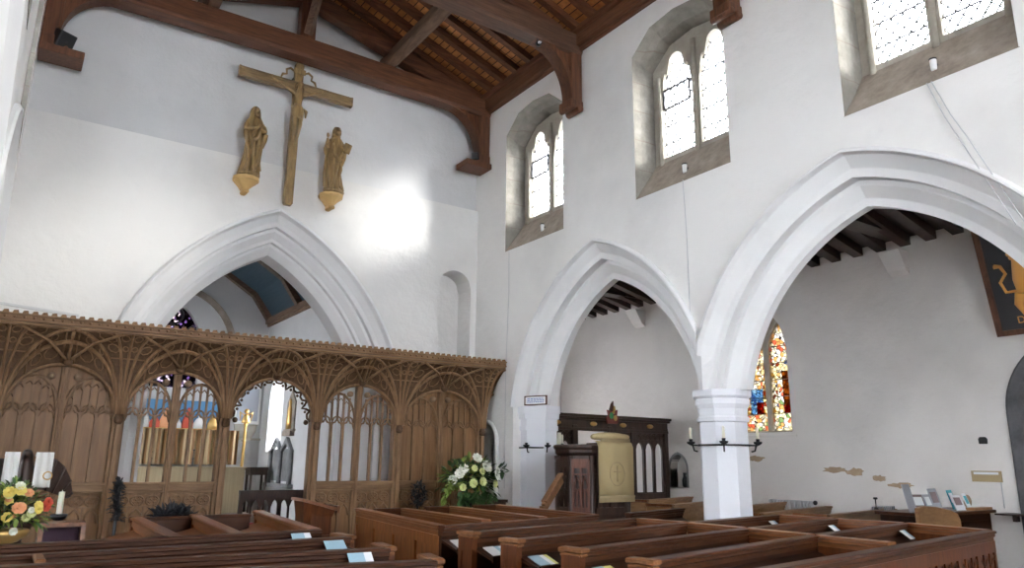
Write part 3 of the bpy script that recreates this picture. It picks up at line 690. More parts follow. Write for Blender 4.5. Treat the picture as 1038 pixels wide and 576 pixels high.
# ------------------------------------------------------------------ chancel
def chancel():
    x0, x1, ya, yb = .95, 5.0, YE + .8, 17.6
    wins = [(16.05, 17.05, 1.75, 3.5), (11.85, 12.75, 1.25, 3.6)]
    mb = MB(); hs = []; us = [ya, yb]
    for a, b, z0, z1 in wins:
        g = pointed((a + b) / 2, (b - a) / 2, z1 - .5, .5); hs.append((a, b, (lambda z0: lambda u: z0)(z0), g)); us += lin(a, b, 12)
    for x in (x1, x1 + .7): wall_mesh(mb, hs, us, 0, lambda u: 4.82, lambda u, z: (x, u, z))
    for a, b, lo, hi in hs:
        ring = [(a, lo(a))] + [(u, hi(u)) for u in lin(a, b, 12)] + [(b, lo(b))]
        mb.loft([[(x1, u, z) for u, z in ring], [(x1 + .7, u, z) for u, z in ring]], True)
    struct(mb.obj('wall_chancel_south', M['chan']))
    for k, (a, b, z0, z1) in enumerate(wins):
        g = MB(); g.box((x1 + .3, a - .1, z0 - .1), (x1 + .31, b + .1, z1 + .1)); w = struct(g.obj('window_%d' % (12 + k), M['glass']))
        g = MB(); g.box((x1 + .25, (a + b) / 2 - .04, z0), (x1 + .35, (a + b) / 2 + .04, z1)); g.obj('mullion', M['tracery'], w)
    mb = MB(); hs2 = []; us2 = [ya, yb]
    for a, b in ((14.6, 15.8),):
        hs2.append((a, b, lambda u: 1.4, pointed((a + b) / 2, (b - a) / 2, 3.3, .9))); us2 += lin(a, b, 12)
    for x in (x0, x0 - .7): wall_mesh(mb, hs2, us2, 0, lambda u: 4.82, lambda u, z: (x, u, z))
    for a, b, lo, hi in hs2:
        ring = [(a, lo(a))] + [(u, hi(u)) for u in lin(a, b, 12)] + [(b, lo(b))]; mb.loft([[(x0, u, z) for u, z in ring], [(x0 - .7, u, z) for u, z in ring]], True)
    struct(mb.obj('wall_chancel_north', M['chan']))
    for k, (a, b, lo, hi) in enumerate(hs2):
        g = MB(); g.box((x0 - .4, a - .05, 1.3), (x0 - .39, b + .05, 4.3)); struct(g.obj('window_%d' % (15 + k), M['glass']))  # unseen north window, added to brighten the chancel
    # east wall with window and moulded rere-arch
    mb = MB(); ew = pointed(2.9, .62, 4.0, 1.05); hs = [(2.28, 3.52, lambda u: 3.1, ew)]
    us = [x0 - .5, x1 + .7] + lin(2.28, 3.52, 16)
    for y in (yb, yb + .6): wall_mesh(mb, hs, us, 0, lambda u: 6.4, lambda u, z: (u, y, z))
    ring = [(2.28, 3.1)] + [(u, ew(u)) for u in lin(2.28, 3.52, 16)] + [(3.52, 3.1)]
    mb.loft([[(u, yb, z) for u, z in ring], [(u, yb + .6, z) for u, z in ring]], True)
    struct(mb.obj('wall_chancel_east', M['chan']))
    g = MB(); g.box((2.2, yb + .2, 3.0), (3.6, yb + .21, 5.2)); w = struct(g.obj('window_14', M['st_dark']))
    g = MB()
    for x in (2.69, 3.11): g.box((x - .03, yb + .15, 3.1), (x + .03, yb + .24, 4.2))
    for cx_ in (2.48, 2.9, 3.32):
        g.tube([(cx_ - .21, yb + .19, 4.15), (cx_ - .15, yb + .19, 4.38), (cx_, yb + .19, 4.52), (cx_ + .15, yb + .19, 4.38), (cx_ + .21, yb + .19, 4.15)], .03, 6)
    g.tube([(2.9 + .2 * cos(t), yb + .19, 4.74 + .2 * sin(t)) for t in lin(0, 2 * pi, 16)], .025, 6)
    g.obj('tracery', M['dark'], w)
    g = MB()
    for s in (-1, 1):
        g.loft([[(2.95 + s * (1.18 + o), yb + d, 3.0)] + [(2.95 + s * u, yb + d, z) for u, z in arc_off(1.18, 1.28, 4.0, o, 16)] for o, d in ((.14, 0), (.14, -.06), (0, -.06), (0, 0))], False)
    struct(g.obj('trim_rere_arch', M['sill']))
    # canted boarded ceiling
    cant = [(0, 4.82), (.02, 4.84), (.45, 5.42), (1.15, 5.84), (2.02, 5.97)]
    prof = [(x1 + .05 - a, z) for a, z in cant] + [(x0 - .05 + a, z) for a, z in cant[::-1]]
    mb = MB(); mb.loft([[(x, ya - .3, z) for x, z in prof], [(x, yb, z) for x, z in prof]], False); mb.loft([[(x, ya - .3, z + .1) for x, z in prof], [(x, yb, z + .1) for x, z in prof]], False)
    struct(mb.obj('ceiling_chancel', M['ceilblue']))
    for y, nm in ((17.5, 'against the far wall'), (15.35, 'in the middle'), (13.2, 'nearest the chancel arch')):
        m_ = MB(); m_.loft([[(x, y - .08, z), (x, y + .08, z), (x + (NC - .09 - x) * .045, y + .08, z - .10), (x + (NC - .09 - x) * .045, y - .08, z - .10)] for x, z in prof], True, True)
        o = m_.obj('ceiling_rib', M['beamg']); tag(o, 'grey-brown bent rib of the blue chancel ceiling, %s' % nm, 'rib')
    for s, x in ((-1, x0), (1, x1)):
        m_ = MB(); m_.box((x, ya, 4.72), (x - s * .10, yb, 4.84)); m_.box((x, ya, 4.66), (x - s * .05, yb, 4.72)); o = m_.obj('cornice', M['beamg']); tag(o, 'grey-brown wooden cornice along the %s side of the blue chancel ceiling' % ('right' if s > 0 else 'left'), 'cornice')
    mb = MB(); mb.box((x0, 11.6, 0), (x1, yb, .18)); mb.box((x0, 14.2, .18), (x1, yb, .36)); mb.box((1.3, 15.6, .36), (4.7, yb, .5)); struct(mb.obj('floor_chancel', M['flag']))
    # altar
    t = thing('altar', 'cream fronted altar table with a white cloth behind the screen', 'altar', (3.2, 16.6, .5))
    m_ = MB(); m_.box((1.95, 16.35, .5), (4.4, 16.95, 1.40)); m_.obj('frontal', M['cloth_c'], t)
    m_ = MB(); m_.box((1.92, 16.32, 1.40), (4.43, 16.98, 1.42)); m_.obj('altar_top', M['cloth_c'], t)
    # gold curtain behind altar
    t = MB(); n = 90; r = []
    for z in (1.46, 2.2): r.append([(1.7 + 2.75 * k / n, 17.3 + .05 * sin(k * 1.15) + .02 * sin(k * 2.7), z) for k in range(n + 1)])
    t.loft([r[0], r[1], [(x, y + .02, z) for x, y, z in r[1]], [(x, y + .02, z) for x, y, z in r[0]]], False, False, True); o = t.obj('dorsal_curtain', M['cloth_gg']); tag(o, 'gold and cream pleated curtain hanging behind the altar', 'curtain')
    for x, lb in ((1.62, 'left'), (4.5, 'right')):
        t = thing('riddel_post', 'gilded riddel post at the %s end of the altar curtain' % lb, 'post', (x, 17.0, .5))
        m_ = MB(); m_.lathe([(.05, .5), (.035, .6), (.03, 2.3), (.05, 2.33), (.03, 2.38)], (x, 17.0, 0), 10); m_.obj('shaft', M['gold'], t)
        m_ = MB(); m_.ball((x, 17.0, 2.62), .055); m_.lathe([(.09, 2.36), (.10, 2.40), (.05, 2.52), (.035, 2.56)], (x, 17.0, 0), 10)
        for s in (-1, 1): m_.tube([(x + s * .03, 17.0, 2.52), (x + s * .13, 17.02, 2.60), (x + s * .12, 17.03, 2.42)], [.02, .03, .008], 6)
        m_.obj('angel_finial', M['gold'], t)
    # reredos painting : blue ground with robed figures
    t = thing('painted_altarpiece', 'blue painted altarpiece with red and white robed figures above the altar curtain', 'altarpiece', (3.1, 17.5, 2.15))
    m_ = MB(); m_.box((2.05, 17.46, 2.2), (4.2, 17.52, 2.82)); m_.obj('blue_panel', M['sky'], t)
    m_ = MB(); m_.box((2.0, 17.38, 2.15), (4.25, 17.52, 2.22)); m_.obj('frame', M['gold'], t)
    k = 0
    for x, h, w_, c in ((2.25, .26, .10, 'petalr'), (2.5, .42, .13, 'cloth_w'), (2.72, .28, .12, 'petalr'), (2.93, .44, .13, 'petalo'), (3.16, .26, .11, 'cloth_w'), (3.38, .46, .12, 'petalr'), (3.62, .30, .14, 'cloth_w'), (3.9, .34, .12, 'gold')):
        m_ = MB(); m_.lathe([(w_, 2.21), (w_ * .9, 2.21 + h * .4), (w_ * .45, 2.21 + h * .75), (.03, 2.21 + h * .8), (.035, 2.21 + h * .9), (.01, 2.21 + h)], (x, 17.44, 0), 8, sy=.35); m_.obj('robed_figure', M[c], t)
    for x, h in ((2.95, .28), (3.42, .33), (2.62, .28)):
        t = thing('altar_candlestick', 'dark altar candlestick on the altar, %s' % {2.95: 'near the middle', 3.42: 'right of the middle', 2.62: 'left of the middle'}[x], 'candlestick', (x, 16.7, 1.44))
        m_ = MB(); m_.lathe([(.06, 0), (.02, .03), (.015, .12), (.03, .14), (.012, .16), (.012, h - .03), (.035, h)], (x, 16.7, 1.44), 8); m_.obj('stem', M['iron'], t)
    # monument on the east wall
    t = thing('wall_tablet', 'grey and white memorial tablet on the far chancel wall right of the gilded angel', 'memorial', (4.66, yb, 2.0))
    m_ = MB(); m_.box((4.42, yb - .03, 2.42), (4.90, yb - .01, 3.18)); m_.obj('slab', M['paper_g'], t)
    m_ = MB(); m_.box((4.38, yb - .07, 3.18), (4.94, yb - .0, 3.26)); m_.box((4.38, yb - .06, 2.36), (4.94, yb, 2.43)); m_.box((4.38, yb - .05, 2.43), (4.42, yb, 3.18)); m_.box((4.90, yb - .05, 2.43), (4.94, yb, 3.18)); m_.obj('frame', M['plaster'], t)
    m_ = MB(); m_.lathe([(.05, 1.98), (.16, 2.06), (.24, 2.2), (.27, 2.36)], (4.66, yb - .0, 0), 12, sy=.3); m_.box((4.34, yb - .09, 2.0), (5.0, yb, 2.05)); m_.obj('apron', M['tracery'], t)
    # side table, rail, carpet
    t = thing('credence_table', 'small dark table right of the altar', 'table', (4.66, 16.4, .5))
    m_ = MB(); m_.box((4.47, 16.2, 1.36), (4.85, 16.6, 1.42)); m_.box((4.48, 16.22, 1.26), (4.84, 16.58, 1.36)); m_.obj('tabletop', M['black_oak'], t)
    for x in (4.51, 4.82):
        for y in (16.25, 16.55):
            m_ = MB(); m_.tube([(x, y, .5), (x, y, 1.36)], .025, 6); m_.obj('leg', M['black_oak'], t)
    t = thing('communion_rail', 'dark arcaded communion rail seen through the screen doorway', 'rail', (4.1, 13.0, .18))
    m_ = MB(); m_.box((3.45, 12.94, 1.02), (4.95, 13.06, 1.08)); m_.box((3.45, 12.96, .94), (4.95, 13.04, 1.02)); m_.obj('top_rail', M['black_oak'], t)
    m_ = MB(); m_.box((3.45, 12.97, .30), (4.95, 13.03, .36)); m_.obj('bottom_rail', M['black_oak'], t)
    n = 9
    for k in range(n + 1):
        x = 3.48 + 1.44 * k / n; big = k in (0, 4, 9)
        m_ = MB(); r = .035 if big else .016; m_.box((x - r, 12.98, .18 if big else .36), (x + r, 13.02, .95)); m_.obj('baluster', M['black_oak'], t)
        if k < n:
            m_ = MB(); xm = x + .08; m_.loft([[(x + .016, y, .945), (x + .016, y, .80), (x + .05, y, .89), (xm, y, .925), (x + .11, y, .89), (x + .144, y, .80), (x + .144, y, .945)] for y in (12.985, 13.015)], True, True); m_.obj('arch_head', M['black_oak'], t)
    m_ = MB(); m_.box((2.3, 12.4, .18), (4.95, 12.8, .50)); m_.box((2.3, 12.42, .50), (4.95, 12.78, .58)); o = m_.obj('kneeler', M['carpet'], bevel=.03); tag(o, 'long crimson kneeler in front of the dark communion rail', 'kneeler')
    m_ = MB(); m_.box((2.45, 11.4, 0), (3.2, 12.2, .46)); o = m_.obj('cushioned_stool', M['carpet'], bevel=.04); tag(o, 'crimson covered stool left of the communion rail', 'stool')
    # statue in niche, twin gabled piscina
    t = thing('niche_statue', 'small gilded figure in a dark frame on the chancel wall right of the bright window', 'statue', (5.0, 15.4, 2.1))
    m_ = MB(); m_.box((4.94, 15.1, 2.15), (5.0, 15.7, 2.2)); pts = [(15.15, 2.2), (15.65, 2.2), (15.65, 2.75), (15.4, 3.0), (15.15, 2.75)]; m_.loft([[(4.97, u, z) for u, z in pts], [(5.0, u, z) for u, z in pts]], True, True); m_.box((4.9, 15.15, 2.06), (5.0, 15.65, 2.16)); m_.obj('frame', M['sill'], t)
    m_ = MB(); m_.lathe([(.09, 2.2), (.10, 2.35), (.08, 2.6), (.04, 2.68), (.05, 2.75), (.02, 2.82)], (4.95, 15.4, 0), 10, sx=.6); m_.obj('figure', M['gold'], t)
    t = thing('gabled_piscina', 'twin grey stone gabled niche on the chancel wall above the communion rail', 'niche', (5.0, 15.8, 1.1))
    m_ = MB()
    for y in (15.45, 16.15):
        pts = [(y - .36, 1.75), (y, 2.04), (y + .36, 1.75), (y + .28, 1.75), (y, 1.92), (y - .28, 1.75)]
        m_.loft([[(4.93, u, z) for u, z in pts[:3] + pts[3:]], [(5.0, u, z) for u, z in pts]], True, True)
        m_.box((4.985, y - .28, 1.15), (5.0, y + .28, 1.80))
    m_.obj('gables', M['greystone'], t)
    m_ = MB()
    for y in (15.12, 15.8, 16.48): m_.tube([(4.95, y, 1.1), (4.95, y, 1.78)], .05, 8)
    m_.box((4.88, 15.0, 1.02), (5.0, 16.6, 1.1)); m_.obj('shafts', M['greystone'], t)
M['cloth_gg'] = mat('gold_cream_cloth', (.5, .3, .1), .7); stripes(M['cloth_gg'], (.50, .38, .22), (.20, .095, .028), 8.7)
M['sky'] = mat('blue_ground', (.07, .20, .36), .6)
chancel()

# ------------------------------------------------------------------ rood screen
def rood_screen():
    YP, YF = 9.95, 9.50; ZR = 1.30; ZSp = 2.10; ZC = 3.00
    posts = [-.06, 1.15, 2.36, 3.55, 4.78, 6.20]
    t = thing('rood_screen', 'carved oak rood screen with fan vaulting spanning the nave below the chancel arch', 'screen', (NC, YP, 0))
    # posts
    for k, x in enumerate(posts):
        m = MB(); w = .065
        m.box((x - w, YP - .07, 0), (x + w, YP + .07, ZSp + .1)); m.box((x - .03, YP - .12, 0), (x + .03, YP - .07, ZSp - .12))
        m.obj('post', M['screen'], t, bevel=.012)
        m = MB(); m.lathe([(.03, ZSp - .12), (.05, ZSp - .10), (.055, ZSp - .05), (.042, ZSp - .035), (.045, ZSp)], (x, YP - .10, 0), 8); m.obj('capital', M['screend'], t)
    # vaulted canopy
    for k, x in enumerate(posts):
        hl = (x - posts[k - 1]) / 2 if k > 0 else .62; hr = (posts[k + 1] - x) / 2 if k < 5 else .19
        yc = YP - .10; dep = yc - YF
        def end(th):
            # th 0 = towards left in the plane of the screen, pi/2 = towards the nave, pi = right
            cx, sy = -cos(th), sin(th); hw = hl if cx < 0 else hr
            tx = hw / abs(cx) if abs(cx) > 1e-6 else 9e9; ty = dep / sy if sy > 1e-6 else 9e9
            q = min(tx, ty); ex, ey = cx * q, -sy * q
            zz = 2.64 + (ZC - 2.64) * min(1, (-ey) / dep) ** .7
            return ex, ey, zz
        def pt(th, f, lift=0):
            ex, ey, zz = end(th); a = f * pi / 2
            r0 = .05
            s_ = 1 - cos(a); hgt = sin(a)
            L0 = sqrt(ex * ex + ey * ey) + 1e-9; rr = r0 + (L0 - r0) * s_
            return (x + ex / L0 * rr, yc + ey / L0 * rr - lift * .0, ZSp + (zz - ZSp) * hgt - lift)
        ang = lin(0, pi, 24); ca = math.atan2(dep, hl); cb = pi - math.atan2(dep, hr); ang = sorted(ang + [ca, cb])
        m = MB(); m.loft([[pt(a, f) for a in ang] for f in lin(0, 1, 12)], False, False, True)
        m.obj('fan_vault', M['screend'], t)
        m = MB()
        ribs = [0, .30, ca * .62, ca, (ca + pi / 2) / 2, pi / 2, (cb + pi / 2) / 2, cb, pi - (pi - cb) * .62, pi - .30, pi]
        if k == 5: ribs = [0, .30, ca * .62, ca, (ca + pi / 2) / 2, pi / 2, cb, pi]
        for a in ribs:
            big = a in (0, pi, ca, cb)
            m.tube([pt(a, f, .012) for f in lin(0, 1, 10)], [(.022 if big else .017)] * 11, 6)
        m.obj('vault_ribs', M['screen'], t)
        # tracery between ribs near the top
        m = MB()
        for i in range(len(ribs) - 1):
            a0, a1 = ribs[i], ribs[i + 1]
            for f in (.62, .80):
                am = (a0 + a1) / 2; c = V(pt(am, f, .008)); e1 = (V(pt(a1, f, .008)) - V(pt(a0, f, .008))); rad = e1.length * .30
                if rad < .012 or rad > .16: continue
                e1.normalize(); e2 = (V(pt(am, min(1, f + .06), .008)) - V(pt(am, f - .06, .008))).normalized()
                m.tube([c + (e1 * cos(q) + e2 * sin(q)) * rad for q in lin(0, 2 * pi, 8)], .008, 4, False)
        # cusped band across the ribs
        m.tube([pt(a, .5, .01) for a in ang], .009, 4); m.tube([pt(a, .93, .01) for a in ang], .009, 4)
        m.obj('fan_tracery', M['screen'], t)
    # wall arches, bosses, ridge ribs
    for k in range(5):
        xa, xb = posts[k], posts[k + 1]; xm = (xa + xb) / 2; hw = (xb - xa) / 2 - .06
        pts = [(xm + hw * cos(q), YP - .03, ZSp + .54 * sin(q)) for q in lin(pi, 0, 24)]
        m = MB(); rings = []
        for (px, py, pz), q in zip(pts, lin(pi, 0, 24)):
            n_ = V((cos(q) * .54, 0, sin(q) * hw)).normalized()
            c = V((px, py, pz)); rings.append([c + V((0, -.05, 0)), c + V((0, .05, 0)), c + n_ * .07 + V((0, .05, 0)), c + n_ * .07 + V((0, -.05, 0))])
        m.loft(rings, True, True); m.obj('arch_rib', M['screen'], t)
        m = MB(); m.ball((xm, YP - .12, 2.655), .05, 8, 6, (1.1, 1, .9)); m.obj('boss', M['screend'], t)
        m = MB(); m.ball((xm, YF + .1, 2.95), .03); m.obj('ridge_boss', M['screend'], t)
        m = MB(); m.tube([(xm, YP - .12, 2.64), (xm, YP - .3, 2.90), (xm, YF, 2.985)], .02, 6)
        for s in (-1, 1):
            m.tube([(xm, YP - .13, 2.66), (xm + s * .22, YP - .32, 2.86), (xm + s * .5, YF + .01, 2.985)], .017, 6)
        m.obj('ridge_rib', M['screen'], t)
        # backing board above the arch
        m = MB(); us = lin(xa + .0, xb - .0, 30)
        f = lambda u: ZSp + .54 * sqrt(max(0, 1 - min(1, abs(u - xm) / hw) ** 2)) + .02
        wall_mesh(m, [(xm - hw, xm + hw, lambda u: 0, f)], us + [xm - hw, xm + hw], ZSp, lambda u: 3.0, lambda u, z: (u, YP + .0, z))
        wall_mesh(m, [(xm - hw, xm + hw, lambda u: 0, f)], us + [xm - hw, xm + hw], ZSp, lambda u: 3.0, lambda u, z: (u, YP + .03, z))
        m.obj('spandrel_board', M['screend'], t)
        door = k == 2; solid = k in (0, 4)
        zf = lambda u: ZSp + .54 * sqrt(max(0, 1 - min(1, abs(u - xm) / hw) ** 2))
        if door:
            m = MB(); n = 12
            for i in range(n):
                q0, q1 = pi - pi * i / n, pi - pi * (i + 1) / n; qm = (q0 + q1) / 2
                P = lambda q, d: (xm + (hw - d) * cos(q), YP, ZSp + (.54 - d) * sin(q))
                a, b, c = P(q0, .0), P(qm, .10 if i % 3 == 1 else .05), P(q1, .0)
                m.tube([a, P(q0 * .7 + q1 * .3, .05), b, P(q0 * .3 + q1 * .7, .05), c], .016, 5)
                m.ball(P(q1, .07), .02)
            m.ball((xa + .13, YP - .02, ZSp - .02), .035); m.ball((xb - .13, YP - .02, ZSp - .02), .035)
            m.obj('cusped_edge', M['screend'], t)
            continue
        m = MB(); m.box((xm - .042, YP - .06, 0), (xm + .042, YP + .04, 2.66)); m.box((xm - .018, YP - .085, 0), (xm + .018, YP - .06, 2.60)); m.obj('mullion', M['screen'], t, bevel=.01)
        # rails and dado
        m = MB(); m.box((xa + .05, YP - .05, ZR - .09), (xb - .05, YP + .04, ZR)); m.box((xa + .05, YP - .08, ZR - .02), (xb - .05, YP - .05, ZR + .015)); m.box((xa + .05, YP - .065, ZR - .115), (xb - .05, YP - .05, ZR - .095))
        m.obj('middle_rail', M['screenx'], t, bevel=.006)
        m = MB(); m.box((xa + .05, YP, .05), (xb - .05, YP + .03, ZR - .09)); m.obj('dado_panel', M['panel'], t)
        m = MB()
        for half in (0, 1):
            l = xa + .07 if half == 0 else xm + .045; r = xm - .045 if half == 0 else xb - .07; w3 = (r - l) / 3
            for i in range(3):
                c = l + w3 * (i + .5); zc = 1.10
                m.tube([(c + .07 * cos(q), YP - .01, zc + .055 * sin(q)) for q in lin(0, 2 * pi, 12)], .012, 4, False)
                for q in (0, pi / 2, pi, 3 * pi / 2): m.tube([(c + .03 * cos(q) + .028 * cos(p), YP - .012, zc + .027 * sin(q) + .022 * sin(p)) for p in lin(0, 2 * pi, 6)], .007, 4, False)
                # pointed heads of the lower panels
                m.tube([(c - w3 / 2 + .012, YP - .01, .86), (c - w3 * .3, YP - .01, .95), (c, YP - .01, 1.01), (c + w3 * .3, YP - .01, .95), (c + w3 / 2 - .012, YP - .01, .86)], .016, 5)
            for i in range(1, 3): m.box((l + w3 * i - .014, YP - .03, .1), (l + w3 * i + .014, YP, 1.03))
            m.box((l, YP - .02, 1.165), (r, YP, 1.185)); m.box((l, YP - .02, 1.025), (r, YP, 1.04))
        m.obj('dado_tracery', M['screen'], t)
        # lights
        if solid:
            m = MB(); wall_mesh(m, [], lin(xa + .05, xb - .05, 24), ZR, zf, lambda u, z: (u, YP + .015, z)); wall_mesh(m, [], lin(xa + .05, xb - .05, 24), ZR, zf, lambda u, z: (u, YP + .035, z)); m.obj('plank_panel', M['panel'], t)
        for half in (0, 1):
            l = xa + .065 if half == 0 else xm + .042; r = xm - .042 if half == 0 else xb - .065; w3 = (r - l) / 3
            m = MB()
            for i in (1, 2):
                u = l + w3 * i
                m.box((u - .016, YP - .03, ZR), (u + .016, YP + .02, 2.10))
            m.obj('light_bars', M['screen'], t)
            m = MB()
            for i in range(3):
                c = l + w3 * (i + .5); hw3 = w3 / 2
                m.tube([(c - hw3, YP, 2.02), (c - hw3 * .75, YP, 2.09), (c - hw3 * .35, YP, 2.10), (c, YP, 2.15), (c + hw3 * .35, YP, 2.10), (c + hw3 * .75, YP, 2.09), (c + hw3, YP, 2.02)], .015, 5)
                m.tube([(c - hw3, YP, 2.06), (c - hw3 * .6, YP, 2.16), (c - hw3 * .2, YP, 2.18)], .012, 5); m.tube([(c + hw3, YP, 2.06), (c + hw3 * .6, YP, 2.16), (c + hw3 * .2, YP, 2.18)], .012, 5)
                for uu in ((c - hw3, c) if i else (c,)):
                    zt = min(zf(uu), 2.10 + .36 * sqrt(max(0, 1 - (((uu - (l + r) / 2)) / ((r - l) / 2 + .02)) ** 2)) + .06)
                    if zt > 2.16: m.box((uu - .011, YP - .02, 2.12), (uu + .011, YP + .02, zt))
                # small heads on the upper lights
                for cc in (c - hw3 / 2, c + hw3 / 2):
                    zt = 2.05 + .34 * sqrt(max(0, 1 - (((cc - (l + r) / 2)) / ((r - l) / 2)) ** 2))
                    m.tube([(cc - hw3 / 2, YP, zt), (cc, YP, zt + .05), (cc + hw3 / 2, YP, zt)], .009, 4)
            cu = (l + r) / 2; a = (r - l) / 2
            m.tube([(cu + a * cos(q), YP - .01, 2.10 + .40 * sin(q)) for q in lin(pi, 0, 16) if 2.10 + .40 * sin(q) < zf(cu + a * cos(q)) + .02], .018, 6)
            uo = xm - .13 if half == 0 else xm + .13
            m.obj('light_tracery', M['screen'], t)
            m = MB(); m.tube([(uo, YP + .01, 2.50), (uo, YP - .035, 2.50)], .042, 10); m.obj('round_boss', M['pale2'], t)
    # cornice and cresting
    m = MB(); x0, x1 = WN + .02, 6.375
    m.box((x0, YF - .02, 2.99), (x1, YP + .05, 3.02)); m.box((x0, YF - .05, 3.02), (x1, YP + .08, 3.045)); m.box((x0, YF - .035, 3.045), (x1, YP + .05, 3.10)); m.box((x0, YF - .06, 3.085), (x1, YF - .03, 3.105)); m.obj('cornice', M['screenx'], t, bevel=.006)
    m = MB(); n = 74
    for i in range(n):
        x = x0 + (x1 - x0) * (i + .5) / n
        m.hexa([(x - .036, YF - .045, 3.095), (x + .036, YF - .045, 3.095), (x + .036, YF - .01, 3.095), (x - .036, YF - .01, 3.095)], [(x - .018, YF - .035, 3.135), (x + .022, YF - .035, 3.14), (x + .022, YF - .015, 3.14), (x - .018, YF - .015, 3.135)])
        m.ball((x, YF - .05, 3.065), .017, 6, 4)
    m.obj('cresting', M['screen'], t)
    # open chancel gates base
    m = MB(); m.box((posts[2], YP - .08, 0), (posts[3], YP + .08, .06)); m.obj('threshold', M['screenx'], t)
M['pale2'] = wood('screen_oak_pale', (0.1820, 0.1120, 0.0630), (0.2800, 0.1820, 0.1050), .6, (4, 4, 4))
rood_screen()

# ------------------------------------------------------------------ pews
PZ = 1.07
def rail_prof(z, t=.035):
    "moulded top rail cross section (y,z), y=0 is the west face of the back"
    return [(-.012, z - .085), (-.012, z - .055), (-.026, z - .045), (-.026, z - .025), (-.04, z - .018), (-.04, z - .004), (-.03, z), (t + .02, z), (t + .03, z - .006), (t + .03, z - .02), (t + .012, z - .035), (t + .012, z - .085)]
def pew(A, B, label, group=None, end='A', other=None, z=PZ, ledge=True, seat=True, mats=('pewx', 'pewd', 'pewe'), endw=.12, panelled=False, seatside=1, name='pew', cat='pew', endlo=None, lh=.07):
    Mt = frame2(A, B); Ln = math.hypot(B[0] - A[0], B[1] - A[1]); S = seatside
    t = thing(name, label, cat, (A[0], A[1], 0), group)
    m = MB(Mt); m.loft([[(x, y, zz) for y, zz in rail_prof(z)] for x in (0.0, Ln)], True, True); m.obj('top_rail', M[mats[0]], t)
    m = MB(Mt); m.box((0, 0, .02), (Ln, .032, z - .08))
    if panelled:
        n = max(2, int(Ln / .42)); w = Ln / n
        m.box((0, -.018, .021), (Ln, .002, .16)); m.box((0, -.018, z - .17), (Ln, .002, z - .081))
        for i in range(n + 1): m.box((max(0, i * w - .04), -.016, .16), (min(Ln, i * w + .04), 0, z - .17))
        for i in range(n * 3): m.tube([(w * (i + .08) / 3, -.006, z - .26), (w * (i + .5) / 3, -.008, z - .19), (w * (i + .92) / 3, -.006, z - .26)], .008, 4)
        for i in range(n * 3):
            if i % 3: m.box((w * i / 3 - .012, -.011, .16), (w * i / 3 + .012, .001, z - .17))
    m.obj('back', M[mats[1] if not panelled else mats[2]], t)
    if seat:
        m = MB(Mt); y0, y1 = (.03, .40) if S > 0 else (-.37, 0); m.box((.03, y0, .43), (Ln - .03, y1, .46)); m.box((.03, (y1 - .05 if S > 0 else y0 + .03), .05), (Ln - .03, (y1 - .03 if S > 0 else y0 + .05), .43)); m.obj('seat', M[mats[1]], t)
    if ledge:
        m = MB(Mt); m.hexa([(.0, -.20, .80 + lh), (Ln, -.20, .80 + lh), (Ln, 0, .865 + lh), (.0, 0, .865 + lh)], [(.0, -.20, .822 + lh), (Ln, -.20, .822 + lh), (Ln, 0, .888 + lh), (.0, 0, .888 + lh)]); m.box((.0, -.21, .79 + lh), (Ln, -.195, .835 + lh)); m.obj('book_ledge', M[mats[1]], t)
    for e in ([end] if end else []) + ([other] if other else []):
        x0, x1 = (-.04, .005) if e == 'A' else (Ln - .005, Ln + .04)
        y0, y1 = (-.03, endw) if S > 0 else (-endw, .06)
        if endlo is not None: y0 = endlo
        m = MB(Mt); m.box((x0, y0, 0), (x1, y1, z - .03))
        xo = x0 if e == 'A' else x1; so = -1 if e == 'A' else 1
        for q in ((y0, y0 + .035, .1, z - .08), (y1 - .035, y1, .1, z - .08)): m.box((xo, q[0], q[2]), (xo + so * .012, q[1], q[3]))
        for q in ((.02, .16), (.62, .70), (z - .14, z - .04)): m.box((xo, y0 + .001, q[0]), (xo + so * .014, y1 - .001, q[1]))
        pe = m.obj('bench_end', M[mats[2]], t)
        m = MB(Mt); m.cbox((x0 - .010, y0 - .012, z - .05), (x1 + .010, y1 + .012, z - .03), .006); m.cbox((x0 - .018, y0 - .02, z - .028), (x1 + .018, y1 + .02, z + .006), .008); m.obj('end_cap', M['cap'], pe)
    return t, Mt, Ln
M['stall'] = wood('stall_oak', (0.1361, 0.0471, 0.0132), (0.2722, 0.1027, 0.0311), .4, (7, 7, .8), spec=.4)
M['cap'] = wood('pew_cap_oak', (0.1001, 0.0361, 0.0116), (0.2000, 0.0834, 0.0296), .42, (8, 8, 8), spec=.25)
def side_rail(A, B, label, name='pew_partition', z=PZ, mats=('pewy', 'pewe')):
    Mt = frame2(A, B); Ln = math.hypot(B[0] - A[0], B[1] - A[1])
    t = thing(name, label, 'partition', (A[0], A[1], 0))
    m = MB(Mt); m.loft([[(x, y - .016, zz + .004) for y, zz in rail_prof(z)] for x in (0.0, Ln)], True, True); m.obj('top_rail', M[mats[0]], t)
    m = MB(Mt); m.box((0, -.014, .02), (Ln, .018, z - .075)); n = max(2, int(Ln / .42)); w = Ln / n
    for i in range(n + 1): m.box((max(0, i * w - .035), -.028, .02), (min(Ln, i * w + .035), .032, z - .08))
    m.box((.001, -.031, .021), (Ln - .001, .035, .14)); m.box((.001, -.031, z - .16), (Ln - .001, .035, z - .076))
    m.obj('panel', M[mats[1]], t)
    return t
